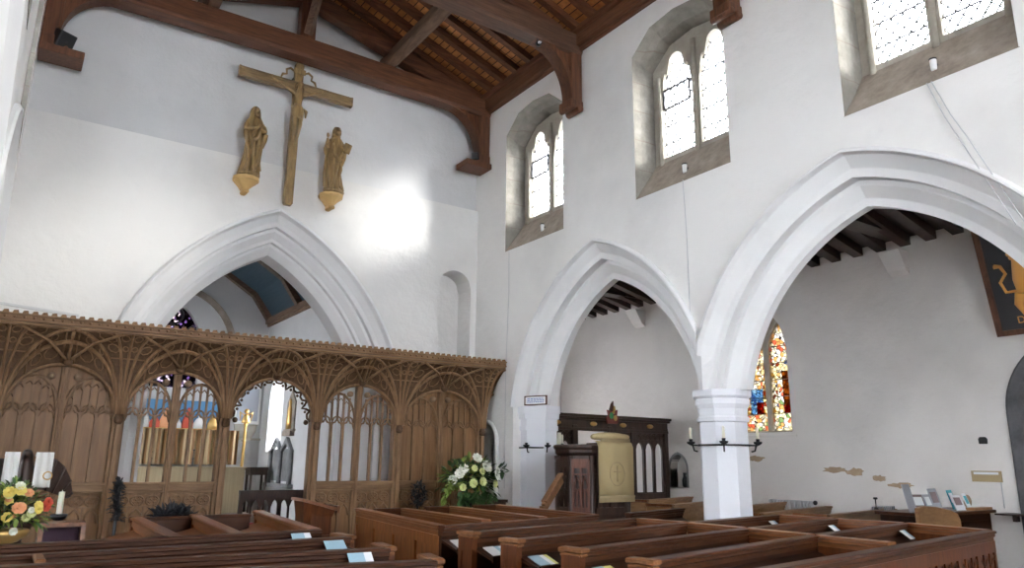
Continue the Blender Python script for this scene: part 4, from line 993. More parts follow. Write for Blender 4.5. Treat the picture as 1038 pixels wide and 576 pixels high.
def leaning(Mt, x, label, w=.12, cols=('paper_b', 'paper_w'), z0=.985):
    t = thing('booklet', label, 'booklet', tuple(Mt @ V((x, -.1, z0))))
    for nm, a, b, c in (('cover', x - w / 2, x + w / 6, cols[0]), ('page', x + w / 6, x + w / 2, cols[1])):
        m = MB(Mt); m.hexa([(a, -.13, z0), (b, -.13, z0), (b, -.125, z0 + .008), (a, -.125, z0 + .008)], [(a, -.045, z0 + .065), (b, -.045, z0 + .065), (b, -.04, z0 + .07), (a, -.04, z0 + .07)]); m.obj(nm, M[c], t)
def booklet(Mt, x, label, w=.13, cols=('paper_b', 'paper_y', 'paper_w'), turn=0, lh=.07):
    "open leaflet lying on the sloping ledge"
    sl = (.888 - .822) / .2
    t = thing('booklet', label, 'booklet', tuple(Mt @ V((x, -.1, .86))))
    zz = lambda y: .888 + lh + y * sl + .002
    def sheet(nm, x0, x1, c, h):
        m = MB(Mt); a, b = -.17, -.035
        m.hexa([(x0, a, zz(a)), (x1, a, zz(a)), (x1 + turn, b, zz(b)), (x0 + turn, b, zz(b))], [(x0, a, zz(a) + h), (x1, a, zz(a) + h), (x1 + turn, b, zz(b) + h), (x0 + turn, b, zz(b) + h)])
        m.obj(nm, M[c], t)
    sheet('cover', x - w, x, cols[0], .006); sheet('page', x, x + w * .45, cols[1], .004); sheet('leaflet', x + w * .45, x + w * .8, cols[2], .003)
# right nave block rows (k: 0 = front)
RA = [(3.17, 5.64), (3.13, 5.06), (3.11, 4.44), (3.13, 3.78), (3.13, 3.16), (3.13, 2.56)]
RB = [(5.20, 6.03), (5.26, 5.52), (5.32, 4.92), (5.33, 4.25), (5.31, 3.59), (5.29, 2.94)]
RC = [None, None, (7.05, 5.20), (7.11, 4.56), (7.20, 3.90), (7.08, 3.10)]
nm = ['foremost of the right-hand block, beside the panelled stall side', 'second row of the right-hand nave block', 'third row of the right-hand nave block', 'fourth row of the right-hand nave block', 'fifth row of the right-hand nave block', 'nearest row of the right-hand nave block, broad rail running to the far aisle']
for k in range(6):
    if k == 5:
        A, B = RA[5], RC[5]
        t, Mt, Ln = pew(A, B, 'nearest dark oak pew of the right-hand block, polished rail reaching the side aisle', None, 'A', panelled=True, ledge=False)
        MR5 = Mt
    else:
        t, Mt, Ln = pew(RA[k], RB[k], 'dark oak pew, ' + nm[k], None, 'A' if k else None, seat=k > 0)
    if k < 5:
        lb = ['pale open booklet on the ledge of the foremost pew, beside the tall panelled stall side', 'pale blue booklet on the ledge of the second pew right of the aisle', 'blue and yellow booklet on the ledge of the third pew right of the aisle', 'blue and yellow booklet on the ledge of the fourth pew right of the aisle', 'blue booklet at the bottom of the picture on the fifth pew right of the aisle'][k]
        booklet(Mt, .15, lb, .11, [('paper_w', 'paper_b', 'paper_w'), ('paper_w', 'paper_b', 'paper_w'), ('paper_b', 'paper_w', 'paper_y'), ('paper_b', 'paper_y', 'paper_y'), ('paper_b', 'paper_y', 'paper_w')][k], .02)
# middle partition and aisle-side pews
for k in range(1, 5):
    A, B = RB[k], RB[k + 1]
    side_rail((A[0] + .03, A[1] - .02), (B[0] + .03, B[1] + .05), 'brown pew partition in the middle of the right-hand block, %s' % ['farthest', 'second farthest', 'third farthest', 'nearest'][k - 1])
for k in range(2, 5):
    A = (RB[k][0] + .08, RB[k][1] + .01)
    if k == 2: A = (5.42, 4.94)
    t, Mt, Ln = pew(A, RC[k], ['', '', 'dark oak aisle pew directly in front of the white octagonal pier', 'dark oak aisle pew, middle one right of the middle partition', 'dark oak aisle pew just behind the nearest long rail'][k], None, None, other=None, seat=k > 2)
    leaning(Mt, Ln - .22, 'pale folded leaflet on the %s aisle pew ledge' % ['', '', 'farthest dark', 'middle dark', 'nearest dark'][k], .13, ('paper_w', 'paper_b'), .95)
    A2, B2 = RC[k], RC[k + 1]
    side_rail((A2[0] + .03, A2[1] - .0), (B2[0] + .03, B2[1] + .04), 'brown partition closing the aisle pews on the far right, %s of three' % ['', '', 'farthest', 'middle', 'nearest'][k])
# short dark rail beyond the pier line
pew((5.75, 6.12), (6.98, 6.50), 'short dark pew behind the white pier, in front of the pulpit', None, None, seat=False)
# front block: inward facing stalls with panelled side to the nave aisle
def stall(A, B, label, z=PZ, side=1, panel=True, seat=True, endcap=True):
    t, Mt, Ln = pew(A, B, label, None, None, z=z, ledge=False, seat=seat, mats=('pewy', 'stall', 'stall'), panelled=False, seatside=side)
    if panel:
        m = MB(Mt)
        n = 4; w = Ln / n
        for i in range(n + 1): m.box((max(0, i * w - .045), -.02, .15), (min(Ln, i * w + .045), .002, z - .165))
        m.box((.001, -.023, .021), (Ln - .001, .001, .16)); m.box((.001, -.023, z - .17), (Ln - .001, .001, z - .086)); m.obj('side_panelling', M['stall'], t)
    return t
# A->B runs west to east so y(left) is north; reverse so that the panelled face looks north
stall((3.47, 8.12), (3.19, 5.68), 'tall warm brown panelled stall side along the nave aisle, front of the right-hand block', seat=False)
for (A, B, lb) in (((3.93, 7.92), (3.86, 6.05), 'brown stall rail, first one behind the tall panelled stall side'), ((4.62, 8.02), (4.56, 6.10), 'brown stall rail, second one behind the tall panelled stall side'), ((5.30, 8.05), (5.27, 6.14), 'brown stall rail, farthest right of the front stalls')):
    stall(A, B, lb, panel=False)
    m = MB(); m.box((A[0] - .32, A[1] - .02, 0), (A[0] - .03, A[1] + .03, PZ - .03)); m.cbox((A[0] - .34, A[1] - .035, PZ - .03), (A[0] - .01, A[1] + .045, PZ + .0), .01)
    o = m.obj('stall_end', M['pewx']); tag(o, 'dark short stall end board beside the ' + lb.replace('brown stall rail, ', '').replace('brown stall rail ', ''), 'stall end')
# left block
LA = [(-.14, 5.66), (-.14, 5.02), (-.14, 4.46), (-.14, 3.98)]
LB = [(2.17, 5.77), (2.155, 5.16), (2.10, 4.40), (2.07, 3.74)]
LA[2] = (-.14, 4.62); LA[3] = (-.14, 4.20)
for k in range(4):
    t, Mt, Ln = pew(LA[k], LB[k], 'dark oak pew left of the nave aisle, ' + ['foremost of the block, behind the flower arrangement', 'second from the front', 'third from the front', 'nearest at the bottom edge of the picture'][k], None, 'B' if k else None, seat=k > 0, endw=.26, endlo=.03, lh=.12)
    if k < 3:
        leaning(Mt, Ln - [.18, .14, .20][k], ['pale green booklet on the foremost left-hand pew ledge', 'pale blue and yellow booklet on the second left-hand pew ledge', 'blue booklet with yellow edge on the third left-hand pew ledge'][k], .15, ('paper_b', 'paper_w') if k != 1 else ('paper_b', 'paper_b'))
m = MB(); m.box((.26, 4.72, .47), (.29, 4.97, PZ - .02)); m.cbox((.25, 4.70, PZ - .02), (.30, 4.99, PZ + .01), .008); o = m.obj('pew_divider', M['cap']); tag(o, 'short upright board dividing the near left-hand pews below the reading desk', 'partition')
# left front stalls, facing sideways
for (A, B, lb, xs) in (((1.13, 5.72), (1.165, 7.73), 'leftmost brown stall with a sloping perspective rail, in front of the screen', .38), ((1.56, 5.8), (1.69, 7.76), 'middle brown stall beside the dark spiky ornament', .38), ((2.17, 5.86), (2.37, 8.07), 'right-hand brown stall left of the nave aisle, opposite the screen doorway', .36)):
    t, Mt, Ln = pew(A, B, lb, None, 'B', z=PZ, ledge=False, seat=False, mats=('pewy', 'stall', 'stall'), endw=.05)
    m = MB(Mt); m.hexa([(0, .03, .93), (Ln - .02, .03, .93), (Ln - .02, .30, .86), (0, .30, .86)], [(0, .03, .955), (Ln - .02, .03, .955), (Ln - .02, .30, .885), (0, .30, .885)]); m.obj('desk_shelf', M['stall'], t)
for (x, y, lb) in ((1.42, 7.8, 'behind the leftmost stall'), (1.95, 7.85, 'behind the middle stall')):
    m = MB(); m.box((x - .25, y - .02, 0), (x + .25, y + .02, PZ - .04)); m.cbox((x - .26, y - .03, PZ - .04), (x + .26, y + .03, PZ - .01), .008); o = m.obj('low_partition', M['pewx']); tag(o, 'low dark panelled stall back ' + lb, 'stall')

# pale pews of the south aisle
for A, B, z, lb in (((8.25, 8.42), (9.9, 9.0), 1.05, 'pale oak bench farthest away, right of the dark carved screen'), ((7.95, 7.62), (9.9, 8.3), 1.03, 'pale oak bench second farthest, left of the white pier'), ((8.1, 6.55), (9.74, 7.05), 1.06, 'pale oak bench just right of the white pier below the coloured window'), ((7.45, 5.75), (9.72, 6.30), 1.04, 'long pale oak bench in the middle of the far aisle'), ((7.97, 5.24), (10.0, 5.54), 1.04, 'pale oak bench beside the striped cloth')):
    pew(A, B, lb, None, 'A', None, z=z, ledge=False, mats=('pale', 'pale', 'pale'), endw=.34)
def cyl(name, c, r, h, mt, parent, n=10):
    m = MB(); m.lathe([(r, 0), (r, h)], c, n); return m.obj(name, mt, parent)
# pew end with rounded shoulder next to the bookcase
m = MB(); pts = [(7.98, 0), (7.98, 1.17), (8.12, 1.19), (8.4, 1.175), (8.75, 1.13), (8.9, 1.09), (8.96, 1.02), (8.96, 0)]
m.loft([[(x, 4.16 + (x - 7.98) * .06, z) for x, z in pts], [(x, 4.21 + (x - 7.98) * .06, z) for x, z in pts]], True, True); o = m.obj('bench_back', M['pale'], bevel=.01); tag(o, 'pale oak bench back with rounded shoulder left of the dark bookcase', 'bench')
m = MB(); xs = [9.56 + i * .035 for i in range(11)]
m.loft([[(x, 5.43 + (.010 if i % 2 else 0) + (x - 9.56) * .15, z) for i, x in enumerate(xs)] for z in (.86, 1.075)] + [[(x, 5.47 + (x - 9.56) * .15, 1.075) for x in xs], [(x, 5.60 + (x - 9.56) * .15, 1.072) for x in xs], [(x, 5.61 + (x - 9.56) * .15, .9) for x in xs]], False)
o = m.obj('striped_cloth', M['striped']); tag(o, 'grey and white striped cloth hung over the pale bench end', 'cloth')

# ------------------------------------------------------------------ figures
def skin(name, pts, edges, mt, parent=None, sub=2, root=0):
    "pts: (x,y,z,r); continuous body grown with a skin modifier"
    o = V((0, 0, 0)); P = parent
    while P is not None: o += V(P.location); P = P.parent
    me = bpy.data.meshes.new(name); me.from_pydata([tuple(V(p[:3]) - o) for p in pts], edges, []); me.materials.append(mt)
    ob = bpy.data.objects.new(name, me); COL.objects.link(ob); ob.parent = parent
    md = ob.modifiers.new('skin', 'SKIN'); md.use_smooth_shade = True
    for i, p in enumerate(pts):
        s = me.skin_vertices[0].data[i]; s.radius = (p[3], p[3] if len(p) < 5 else p[4]); s.use_root = (i == root)
    s2 = ob.modifiers.new('sub', 'SUBSURF'); s2.levels = sub; s2.render_levels = sub
    return ob
def crucifix():
    y = 10.30; X = 3.03
    t = thing('crucifix', 'large gilded wooden crucifix hanging above the chancel arch between two statues', 'crucifix', (X, y, 5.2))
    m = MB(); m.box((X - .052, y - .03, 5.22), (X + .052, y + .05, 7.52)); m.box((X - .064, y - .04, 5.24), (X - .042, y + .05, 7.5)); m.box((X + .042, y - .04, 5.24), (X + .064, y + .05, 7.5)); m.obj('upright', M['giltwood'], t, bevel=.006)
    m = MB(); m.box((X - .86, y - .032, 7.06), (X + .86, y + .045, 7.19)); m.box((X - .865, y - .042, 7.165), (X + .865, y + .045, 7.195)); m.box((X - .865, y - .042, 7.05), (X + .865, y + .045, 7.08)); m.box((X - .88, y - .045, 7.045), (X - .85, y + .045, 7.2)); m.box((X + .85, y - .045, 7.045), (X + .88, y + .045, 7.2)); m.obj('crossbeam', M['giltx'], t, bevel=.005)
    m = MB()
    for s in (-1, 1):
        m.tube([(X + s * .07, y - .02, 7.36), (X + s * .14, y - .03, 7.39), (X + s * .20, y - .03, 7.35), (X + s * .19, y - .03, 7.28), (X + s * .25, y - .03, 7.26), (X + s * .27, y - .03, 7.20)], [.014, .02, .018, .016, .02, .012], 6)
    m.box((X - .09, y - .05, 7.33), (X + .09, y - .03, 7.41)); m.obj('title_scroll', M['giltwood'], t)
    m = MB(); m.box((X - .03, y + .045, 5.40), (X + .03, YE + .01, 5.46)); m.box((X - .03, y + .045, 7.3), (X + .03, YE + .10, 7.36)); m.obj('wall_fixing', M['iron'], t)
    y2 = y - .09
    P = [(X, y2, 6.72, .062, .05), (X, y2, 6.83, .058, .045), (X, y2 - .01, 6.95, .078, .055), (X, y2 - .01, 7.03, .032), (X + .012, y2 - .035, 7.085, .042, .05), (X + .012, y2 - .03, 7.14, .036, .04),
         (X - .10, y2, 6.985, .034), (X - .23, y2 + .01, 7.05, .024), (X - .36, y2 + .02, 7.115, .016), (X - .395, y2 + .02, 7.13, .018),
         (X + .10, y2, 6.985, .034), (X + .23, y2 + .01, 7.05, .024), (X + .36, y2 + .02, 7.115, .016), (X + .395, y2 + .02, 7.13, .018),
         (X - .042, y2, 6.66, .046), (X - .034, y2 - .055, 6.45, .036), (X - .022, y2 - .01, 6.26, .024), (X - .015, y2 - .005, 6.17, .016), (X - .01, y2 - .045, 6.11, .017),
         (X + .042, y2, 6.66, .046), (X + .036, y2 - .06, 6.45, .036), (X + .022, y2 - .02, 6.27, .024), (X + .012, y2 - .02, 6.18, .016), (X + .008, y2 - .055, 6.125, .017)]
    Ed = [(0, 1), (1, 2), (2, 3), (3, 4), (4, 5), (2, 6), (6, 7), (7, 8), (8, 9), (2, 10), (10, 11), (11, 12), (12, 13), (0, 14), (14, 15), (15, 16), (16, 17), (17, 18), (0, 19), (19, 20), (20, 21), (21, 22), (22, 23)]
    b = skin('body', P, Ed, M['giltwood'], t)
    for s in (-1, 1):
        m = MB()
        for k in range(4): m.tube([(X + s * .40, y2 + .015, 7.122 + k * .008), (X + s * .43, y2 - .002, 7.128 + k * .010), (X + s * (.445 - abs(k - 1.5) * .004), y2 - .018, 7.122 + k * .011)], .0045, 5)
        m.tube([(X + s * .40, y2 + .01, 7.145), (X + s * .41, y2 - .01, 7.165)], .005, 5); m.obj('fingers', M['giltwood'], b)
    m = MB(); n = 20
    m.loft([[(X + rx * cos(2 * pi * k / n) * (1 + .07 * sin(5 * 2 * pi * k / n + z * 40)), y2 - .005 + ry * sin(2 * pi * k / n) * (1 + .07 * sin(5 * 2 * pi * k / n + z * 40)), z + .015 * sin(2 * pi * k / n * 2)) for k in range(n)] for rx, ry, z in ((.06, .05, 6.78), (.085, .07, 6.75), (.092, .075, 6.68), (.095, .078, 6.60), (.085, .08, 6.545))], True, True, True)
    m.tube([(X + .085, y2, 6.74), (X + .125, y2 - .02, 6.70), (X + .12, y2 - .02, 6.60)], [.02, .03, .01], 6); m.obj('loincloth', M['giltwood'], t)
    m = MB(); m.ball((X + .012, y2 - .018, 7.125), .047, 10, 7, (1, .95, 1.05)); m.tube([(X - .03, y2 - .01, 7.12), (X - .045, y2 - .01, 7.05)], .014, 6); m.tube([(X + .05, y2 - .01, 7.12), (X + .065, y2 - .02, 7.05)], .014, 6); m.obj('hair', M['giltwood'], b)
    m = MB(); m.ball((X + .012, y2 - .077, 7.088), .008, 6, 4, (1, 1, 1.6)); m.ball((X - .004, y2 - .070, 7.10), .005, 6, 4); m.ball((X + .028, y2 - .070, 7.10), .005, 6, 4); m.tube([(X + .0, y2 - .072, 7.066), (X + .024, y2 - .072, 7.066)], .003, 5); m.obj('face', M['giltwood'], b)
crucifix()
def saint(X, y, z0, kind, label):
    t = thing('saint_statue', label, 'statue', (X, y, z0)); s = -1 if kind == 'mary' else 1
    prof = [(0, .135, .115), (.03, .14, .12), (.10, .125, .11), (.28, .112, .098), (.46, .108, .092), (.60, .104, .088), (.70, .118, .085), (.79, .128, .08), (.85, .098, .066), (.885, .05, .048), (.93, .034, .036)]
    def rad(z):
        for (a0, b0, c0), (a1, b1, c1) in zip(prof, prof[1:]):
            if a0 <= z <= a1: f = (z - a0) / (a1 - a0); return b0 + (b1 - b0) * f, c0 + (c1 - c0) * f
        return prof[-1][1:]
    bend = lambda z: s * -.035 * sin(z * 3.1)
    def srf(a, z, o=0):
        rx, ry = rad(z); fold = .20 * max(0, 1 - z / .9); k = 1 + fold * sin(8 * a + z * 4 * s) + .06 * sin(15 * a - z * 9)
        return (X + bend(z) + (rx + o) * cos(a) * k, y + (ry + o) * sin(a) * k, z0 + z)
    n = 64; zs = [0, .03, .07, .14, .22, .30, .38, .46, .54, .62, .70, .75, .79, .83, .86, .885, .93]
    m = MB(); m.loft([[srf(2 * pi * k / n, z) for k in range(n)] for z in zs], True, True, True); m.obj('robe', M['giltwood'], t)
    hx = X + bend(.93) + (.022 if kind == 'mary' else -.01); hy = y - .03
    m = MB(); m.ball((hx, hy, z0 + .975), .056, 14, 10, (.86, 1, 1.22)); m.ball((hx + .005, hy - .056, z0 + .962), .010, 6, 4, (1, 1.2, 1.7))
    for q in (-1, 1): m.ball((hx + q * .019, hy - .046, z0 + .985), .008, 6, 4)
    m.tube([(hx - .014, hy - .05, z0 + .934), (hx + .014, hy - .05, z0 + .934)], .005, 5); m.obj('head', M['giltwood'], t)
    F = -pi / 2
    m = MB()
    if kind == 'mary':
        rings = []
        for z, r, dy in ((.66, .135, .02), (.76, .138, .022), (.84, .105, .02), (.90, .078, .02), (.97, .073, .018), (1.02, .062, .012), (1.055, .035, .005), (1.07, .008, 0)):
            rings.append([(hx * .6 + (X + bend(z)) * .4 + r * cos(q) * (1 + .05 * sin(9 * q)), y + dy - .012 + r * .85 * sin(q) * (1 + .05 * sin(9 * q)), z0 + z) for q in [F + .42 + (2 * pi - .84) * k / 30 for k in range(31)]])
        m.loft(rings + [[(x, yy + .006, z) for x, yy, z in r] for r in rings[::-1]], False, False, True)
    else:
        m.lathe([(.066, .935), (.070, .99), (.052, 1.04), (.01, 1.055)], (hx, hy + .012, z0), 16); m.lathe([(.062, .85), (.072, .89), (.068, .97)], (hx, hy + .035, z0), 14, sy=.7)
    m.obj('veil' if kind == 'mary' else 'hair', M['giltwood'], t)
    # mantle : broad folds lying on the robe
    m = MB()
    paths = [(( F - 1.2, .80), (F - .75, .60), (F - .2, .42), (F + .15, .20), (F + .1, .03)), ((F - 1.5, .70), (F - 1.1, .48), (F - .6, .28), (F - .35, .04)), ((F + 1.2, .80), (F + 1.0, .58), (F + .8, .32), (F + .9, .06)), ((F + .5, .76), (F + .2, .56), (F - .3, .50), (F - .9, .52)), ((F + .9, .50), (F + .4, .34), (F + .3, .05)), ((F + 1.6, .70), (F + 1.6, .40), (F + 1.5, .05))]
    for i, p in enumerate(paths):
        pts = []
        for (a0, z_0), (a1, z_1) in zip(p, p[1:]):
            for f in (0, .33, .66): pts.append((a0 + (a1 - a0) * f, z_0 + (z_1 - z_0) * f))
        pts.append(p[-1]); sg = 1 if s < 0 else -1
        m.tube([srf(F + (q - F) * sg, z, .004) for q, z in pts], [.014 + .016 * sin(pi * k / len(pts)) for k in range(len(pts))], 8)
    m.obj('mantle_folds', M['giltwood'], t)
    if kind == 'mary':
        arms = [[(-.105, -.01, .79, .046), (-.135, -.06, .66, .044), (-.06, -.115, .655, .032), (.03, -.135, .705, .018)], [(.105, -.01, .79, .046), (.135, -.06, .665, .044), (.09, -.115, .66, .032), (.045, -.138, .705, .018)]]
        hands = [((.032, -.142, .722), (.05, -.25, 1)), ((.05, -.146, .722), (-.05, -.25, 1))]
    else:
        arms = [[(-.105, -.01, .79, .046), (-.15, -.05, .67, .042), (-.165, -.11, .73, .028), (-.175, -.14, .80, .017)], [(.105, -.01, .79, .046), (.145, -.06, .66, .046), (.12, -.12, .64, .034), (.06, -.14, .665, .018)]]
        hands = [((-.177, -.145, .825), (-.15, -.2, 1)), ((.045, -.155, .68), (-.3, -.2, .9))]
    for a in arms: skin('arm', [(X + bend(.75) + p[0], y + p[1], z0 + p[2], p[3]) for p in a], [(0, 1), (1, 2), (2, 3)], M['giltwood'], t, 2)
    for i, sgn in enumerate((-1, 1)):
        if kind == 'john' and i == 0: q = [(-.15, -.05, .66), (-.155, -.07, .58), (-.14, -.07, .50)]
        else: q = [(sgn * .135, -.06, .64), (sgn * .13, -.07, .54), (sgn * .115, -.065, .42)]
        m = MB(); m.tube([(X + bend(.6) + a0, y + b0, z0 + c0) for a0, b0, c0 in q], [.042, .034, .010], 10, sq=.6); m.obj('sleeve', M['giltwood'], t)
    for c, d in hands:
        c = V((X + bend(.75) + c[0], y + c[1], z0 + c[2])); m = MB(); d = V(d).normalized(); sd = V((1, 0, 0)) if abs(d.x) < .5 else V((0, 0, 1)).cross(d)
        m.ball(c - d * .008, .018, 8, 6, (1.1, .7, 1.2))
        for k in range(4):
            b = c + sd * (k - 1.5) * .0085; m.tube([b - d * .004, b + d * (.026 - abs(k - 1.3) * .003), b + d * (.042 - abs(k - 1.3) * .004) + V((0, -.006, 0))], [.006, .005, .004], 5)
        m.tube([c - d * .008 + sd * .014, c + d * .006 + sd * .026, c + d * .02 + sd * .028], .006, 5); m.obj('hand', M['giltwood'], t)
    if kind == 'john':
        m = MB(Mx.Translation(V((X + .115, y - .13, z0 + .70))) @ Mx.Rotation(.25, 4, 'Y')); m.box((-.05, -.02, -.075), (.06, .015, .075)); m.box((-.045, -.024, -.068), (.055, -.018, .068)); m.obj('book', M['giltwood'], t)
    m = MB(); m.lathe([(.155, -.02), (.165, 0), (.15, .02)], (X, y, z0), 12, sy=.85); m.obj('plinth', M['giltwood'], t)
    u = thing('wall_bracket', 'yellow gilt bracket under the statue %s of the crucifix' % ('left' if kind == 'mary' else 'right'), 'bracket', (X, y, z0 - .2))
    def hb(mb, rs):
        rr = []; rs = [(r * .8, z) for r, z in rs]
        for r, z in rs: rr.append([(X + r * cos(a), min(YE - .005, y + .08 + r * .95 * sin(a)), z0 + z) for a in [pi + pi * k / 5 for k in range(6)]] + [(X + r * .9, YE - .002 if z0 + z < 5.86 else YE + .085, z0 + z), (X - r * .9, YE - .002 if z0 + z < 5.86 else YE + .085, z0 + z)])
        mb.loft(rr, True, True)
    m = MB(); hb(m, [(.21, -.07), (.225, -.05), (.225, -.02)]); m.obj('shelf', M['bracket'], u)
    m = MB(); hb(m, [(.03, -.25), (.06, -.23), (.055, -.19), (.12, -.13), (.20, -.075)]); m.ball((X, y - .02, z0 - .25), .03); m.obj('corbel', M['bracket'], u)
saint(2.42, 10.24, 5.53, 'mary', 'brown gilt wooden statue of a veiled figure with bowed head, left of the crucifix')
saint(3.69, 10.24, 5.55, 'john', 'brown gilt statue of a robed figure with raised hand, right of the crucifix')

# ------------------------------------------------------------------ flowers
def leafblade(m, c, d, ln, w):
    d = V(d).normalized(); s = d.cross(V((0, 0, 1)));
    if s.length < .1: s = V((1, 0, 0))
    s.normalize(); n = s.cross(d); c = V(c)
    pts = [c, c + d * ln * .3 + s * w, c + d * ln * .65 + s * w * .85 - n * 0, c + d * ln - V((0, 0, ln * .15)), c + d * ln * .65 - s * w * .85, c + d * ln * .3 - s * w]
    mid = c + d * ln * .5 - n * w * .35
    m.add(pts + [mid], [[0, 1, 6], [1, 2, 6], [2, 3, 6], [3, 4, 6], [4, 5, 6], [5, 0, 6]])
def bloom(c, d, r, mt, parent, rosy=False):
    m = MB(); d = V(d).normalized(); a = d.cross(V((.3, .2, 1))).normalized(); b = d.cross(a); c = V(c)
    for ring, (n, tilt, rr) in enumerate(((8, .25, 1.0), (6, .7, .75), (4, 1.2, .45))):
        for k in range(n):
            q = 2 * pi * k / n + ring * .5; e = a * cos(q) + b * sin(q); dirn = (e * cos(tilt) + d * sin(tilt)).normalized(); sd = d.cross(e).normalized()
            p = c + dirn * r * .12; w = r * .42 * rr + .003
            m.add([p, p + dirn * r * rr * .6 + sd * w, p + dirn * r * rr + sd * w * .4 + d * .05 * r, p + dirn * r * rr - sd * w * .4 + d * .05 * r, p + dirn * r * rr * .6 - sd * w], [[0, 1, 2, 3, 4]])
    m.ball(c + d * r * .25, r * .28, 6, 4)
    return m.obj('flower', M[mt], parent)
def bouquet(t, c, rx, rz, nl, fl, mats=('leaf', 'leaf2'), seed=1, frac=.35, ln=.12):
    rnd = random.Random(seed); ms = [MB(), MB()]; c = V(c)
    for k in range(nl):
        a = rnd.uniform(0, 2 * pi); e = math.asin(rnd.uniform(-.5, 1)); rr = rnd.uniform(.25, 1)
        d = V((cos(a) * cos(e), sin(a) * cos(e) * .8, sin(e))); p = c + V((d.x * rx * rr, d.y * rx * rr, d.z * rz * rr))
        leafblade(ms[0 if rnd.random() > frac else 1], p, d + V((rnd.uniform(-.6, .6), rnd.uniform(-.6, .6), rnd.uniform(-.5, .4))), ln * rnd.uniform(.6, 1.3), ln * .22)
    for k in range(22):
        a = rnd.uniform(0, 2 * pi); e = rnd.uniform(-.1, 1.3); d = V((cos(a) * cos(e) * rx, sin(a) * cos(e) * rx * .8, sin(e) * rz)); ms[0].tube([c - V((0, 0, rz * .5)), c + d * .9], .004, 4)
    ms[0].obj('dark_foliage', M[mats[0]], t); ms[1].obj('light_foliage', M[mats[1]], t)
    for (dx, dy, dz, r, mt) in fl:
        p = c + V((dx, dy, dz)); bloom(p, V((dx, dy - .25, dz + .1)), r, mt, t)
t = thing('flower_arrangement', "white and green flower arrangement on a stand at the right end of the screen", 'flowers', (5.42, 8.95, 0))
FC = (5.42, 8.95, 1.36)
bouquet(t, FC, .40, .28, 620, [(-.30, -.22, .06, .07, 'petal'), (-.26, -.24, .14, .07, 'petal'), (-.36, -.2, -.0, .06, 'petal'), (-.02, -.25, .27, .075, 'petal'), (.14, -.26, .17, .085, 'petal'), (.30, -.24, .06, .075, 'petal'), (.34, -.2, .10, .07, 'petal'), (-.10, -.3, .12, .055, 'petal'), (.04, -.32, -.05, .06, 'petaly2'), (-.1, -.32, -.07, .06, 'petaly2'), (.25, -.28, -.10, .06, 'petaly2'), (-.24, -.28, -.10, .05, 'petaly2'), (.05, -.3, .08, .05, 'petaly2'), (.42, -.15, -.02, .06, 'petal')] if False else [], seed=3)
M['petaly2'] = mat('pale_green_petal', (.62, .66, .30), .6)
for (dx, dy, dz, r, mt) in [(-.28, -.24, .07, .065, 'petal'), (-.22, -.24, .13, .065, 'petal'), (-.36, -.2, -.01, .06, 'petal'), (-.02, -.25, .27, .07, 'petal'), (.12, -.26, .16, .08, 'petal'), (.30, -.24, .05, .07, 'petal'), (.34, -.2, .11, .06, 'petal'), (-.10, -.32, .14, .045, 'petaly2'), (.02, -.34, -.03, .055, 'petaly2'), (-.13, -.34, -.05, .055, 'petaly2'), (.24, -.3, -.06, .05, 'petaly2'), (-.26, -.3, -.10, .045, 'petaly2'), (.02, -.32, .10, .045, 'petaly2')]:
    bloom(V(FC) + V((dx, dy, dz)), (dx, dy - .25, dz + .1), r, mt, t)
m = MB(); rnd = random.Random(5)
for k in range(46):
    f = rnd.random(); leafblade(m, (FC[0] - .38 - f * .12 + rnd.uniform(-.03, .03), FC[1] - .2, FC[2] - .02 - f * .24), (rnd.uniform(-1, .6), -.3, rnd.uniform(-1, .3)), .09, .022)
m.obj('trailing_leaves', M['leaf2'], t)
m = MB()
for k in range(110):
    leafblade(m, (FC[0] + rnd.uniform(-.3, .3), FC[1] - .2 + rnd.uniform(-.05, .05), FC[2] - .15 - rnd.random() * .14), (rnd.uniform(-1, 1), -.4, rnd.uniform(-1, .2)), .11, .026)
m.obj('low_leaves', M['leaf'], t)
m = MB()
for k in range(26):
    f = rnd.random(); leafblade(m, (FC[0] + .28 + f * .24, FC[1] - .1, FC[2] + .05 + f * .07 + rnd.uniform(-.05, .05)), (rnd.uniform(-.2, 1), -.2, rnd.uniform(-.8, .8)), .12, .035)
m.obj('side_spray', M['leaf'], t)
m = MB(); m.lathe([(.06, .98), (.10, 1.04), (.11, 1.10), (.10, 1.14)], (FC[0], FC[1], 0), 12); m.obj('bowl', M['black'], t)
p_ = thing('flower_pedestal', 'dark wooden pedestal under the white flower arrangement', 'pedestal', (5.42, 8.95, 0))
m = MB(); m.box((5.26, 8.79, .90), (5.58, 9.11, .975)); m.obj('top', M['black_oak'], p_); m = MB(); m.lathe([(.14, 0), (.13, .06), (.05, .12), (.045, .5), (.07, .8), (.12, .90)], (5.42, 8.95, 0), 10); m.obj('column', M['black_oak'], p_)
t = thing('side_table', 'small dark table standing in the wall niche right of the flowers', 'table', (5.98, 9.35, 0))
m = MB(); m.box((5.78, 9.15, 1.02), (6.22, 9.55, 1.06)); m.box((5.80, 9.17, .92), (6.20, 9.53, 1.02)); m.obj('tabletop', M['black_oak'], t)
for x in (5.82, 6.18):
    for y in (9.2, 9.5): m = MB(); m.box((x - .02, y - .02, 0), (x + .02, y + .02, .93)); m.obj('leg', M['black_oak'], t)
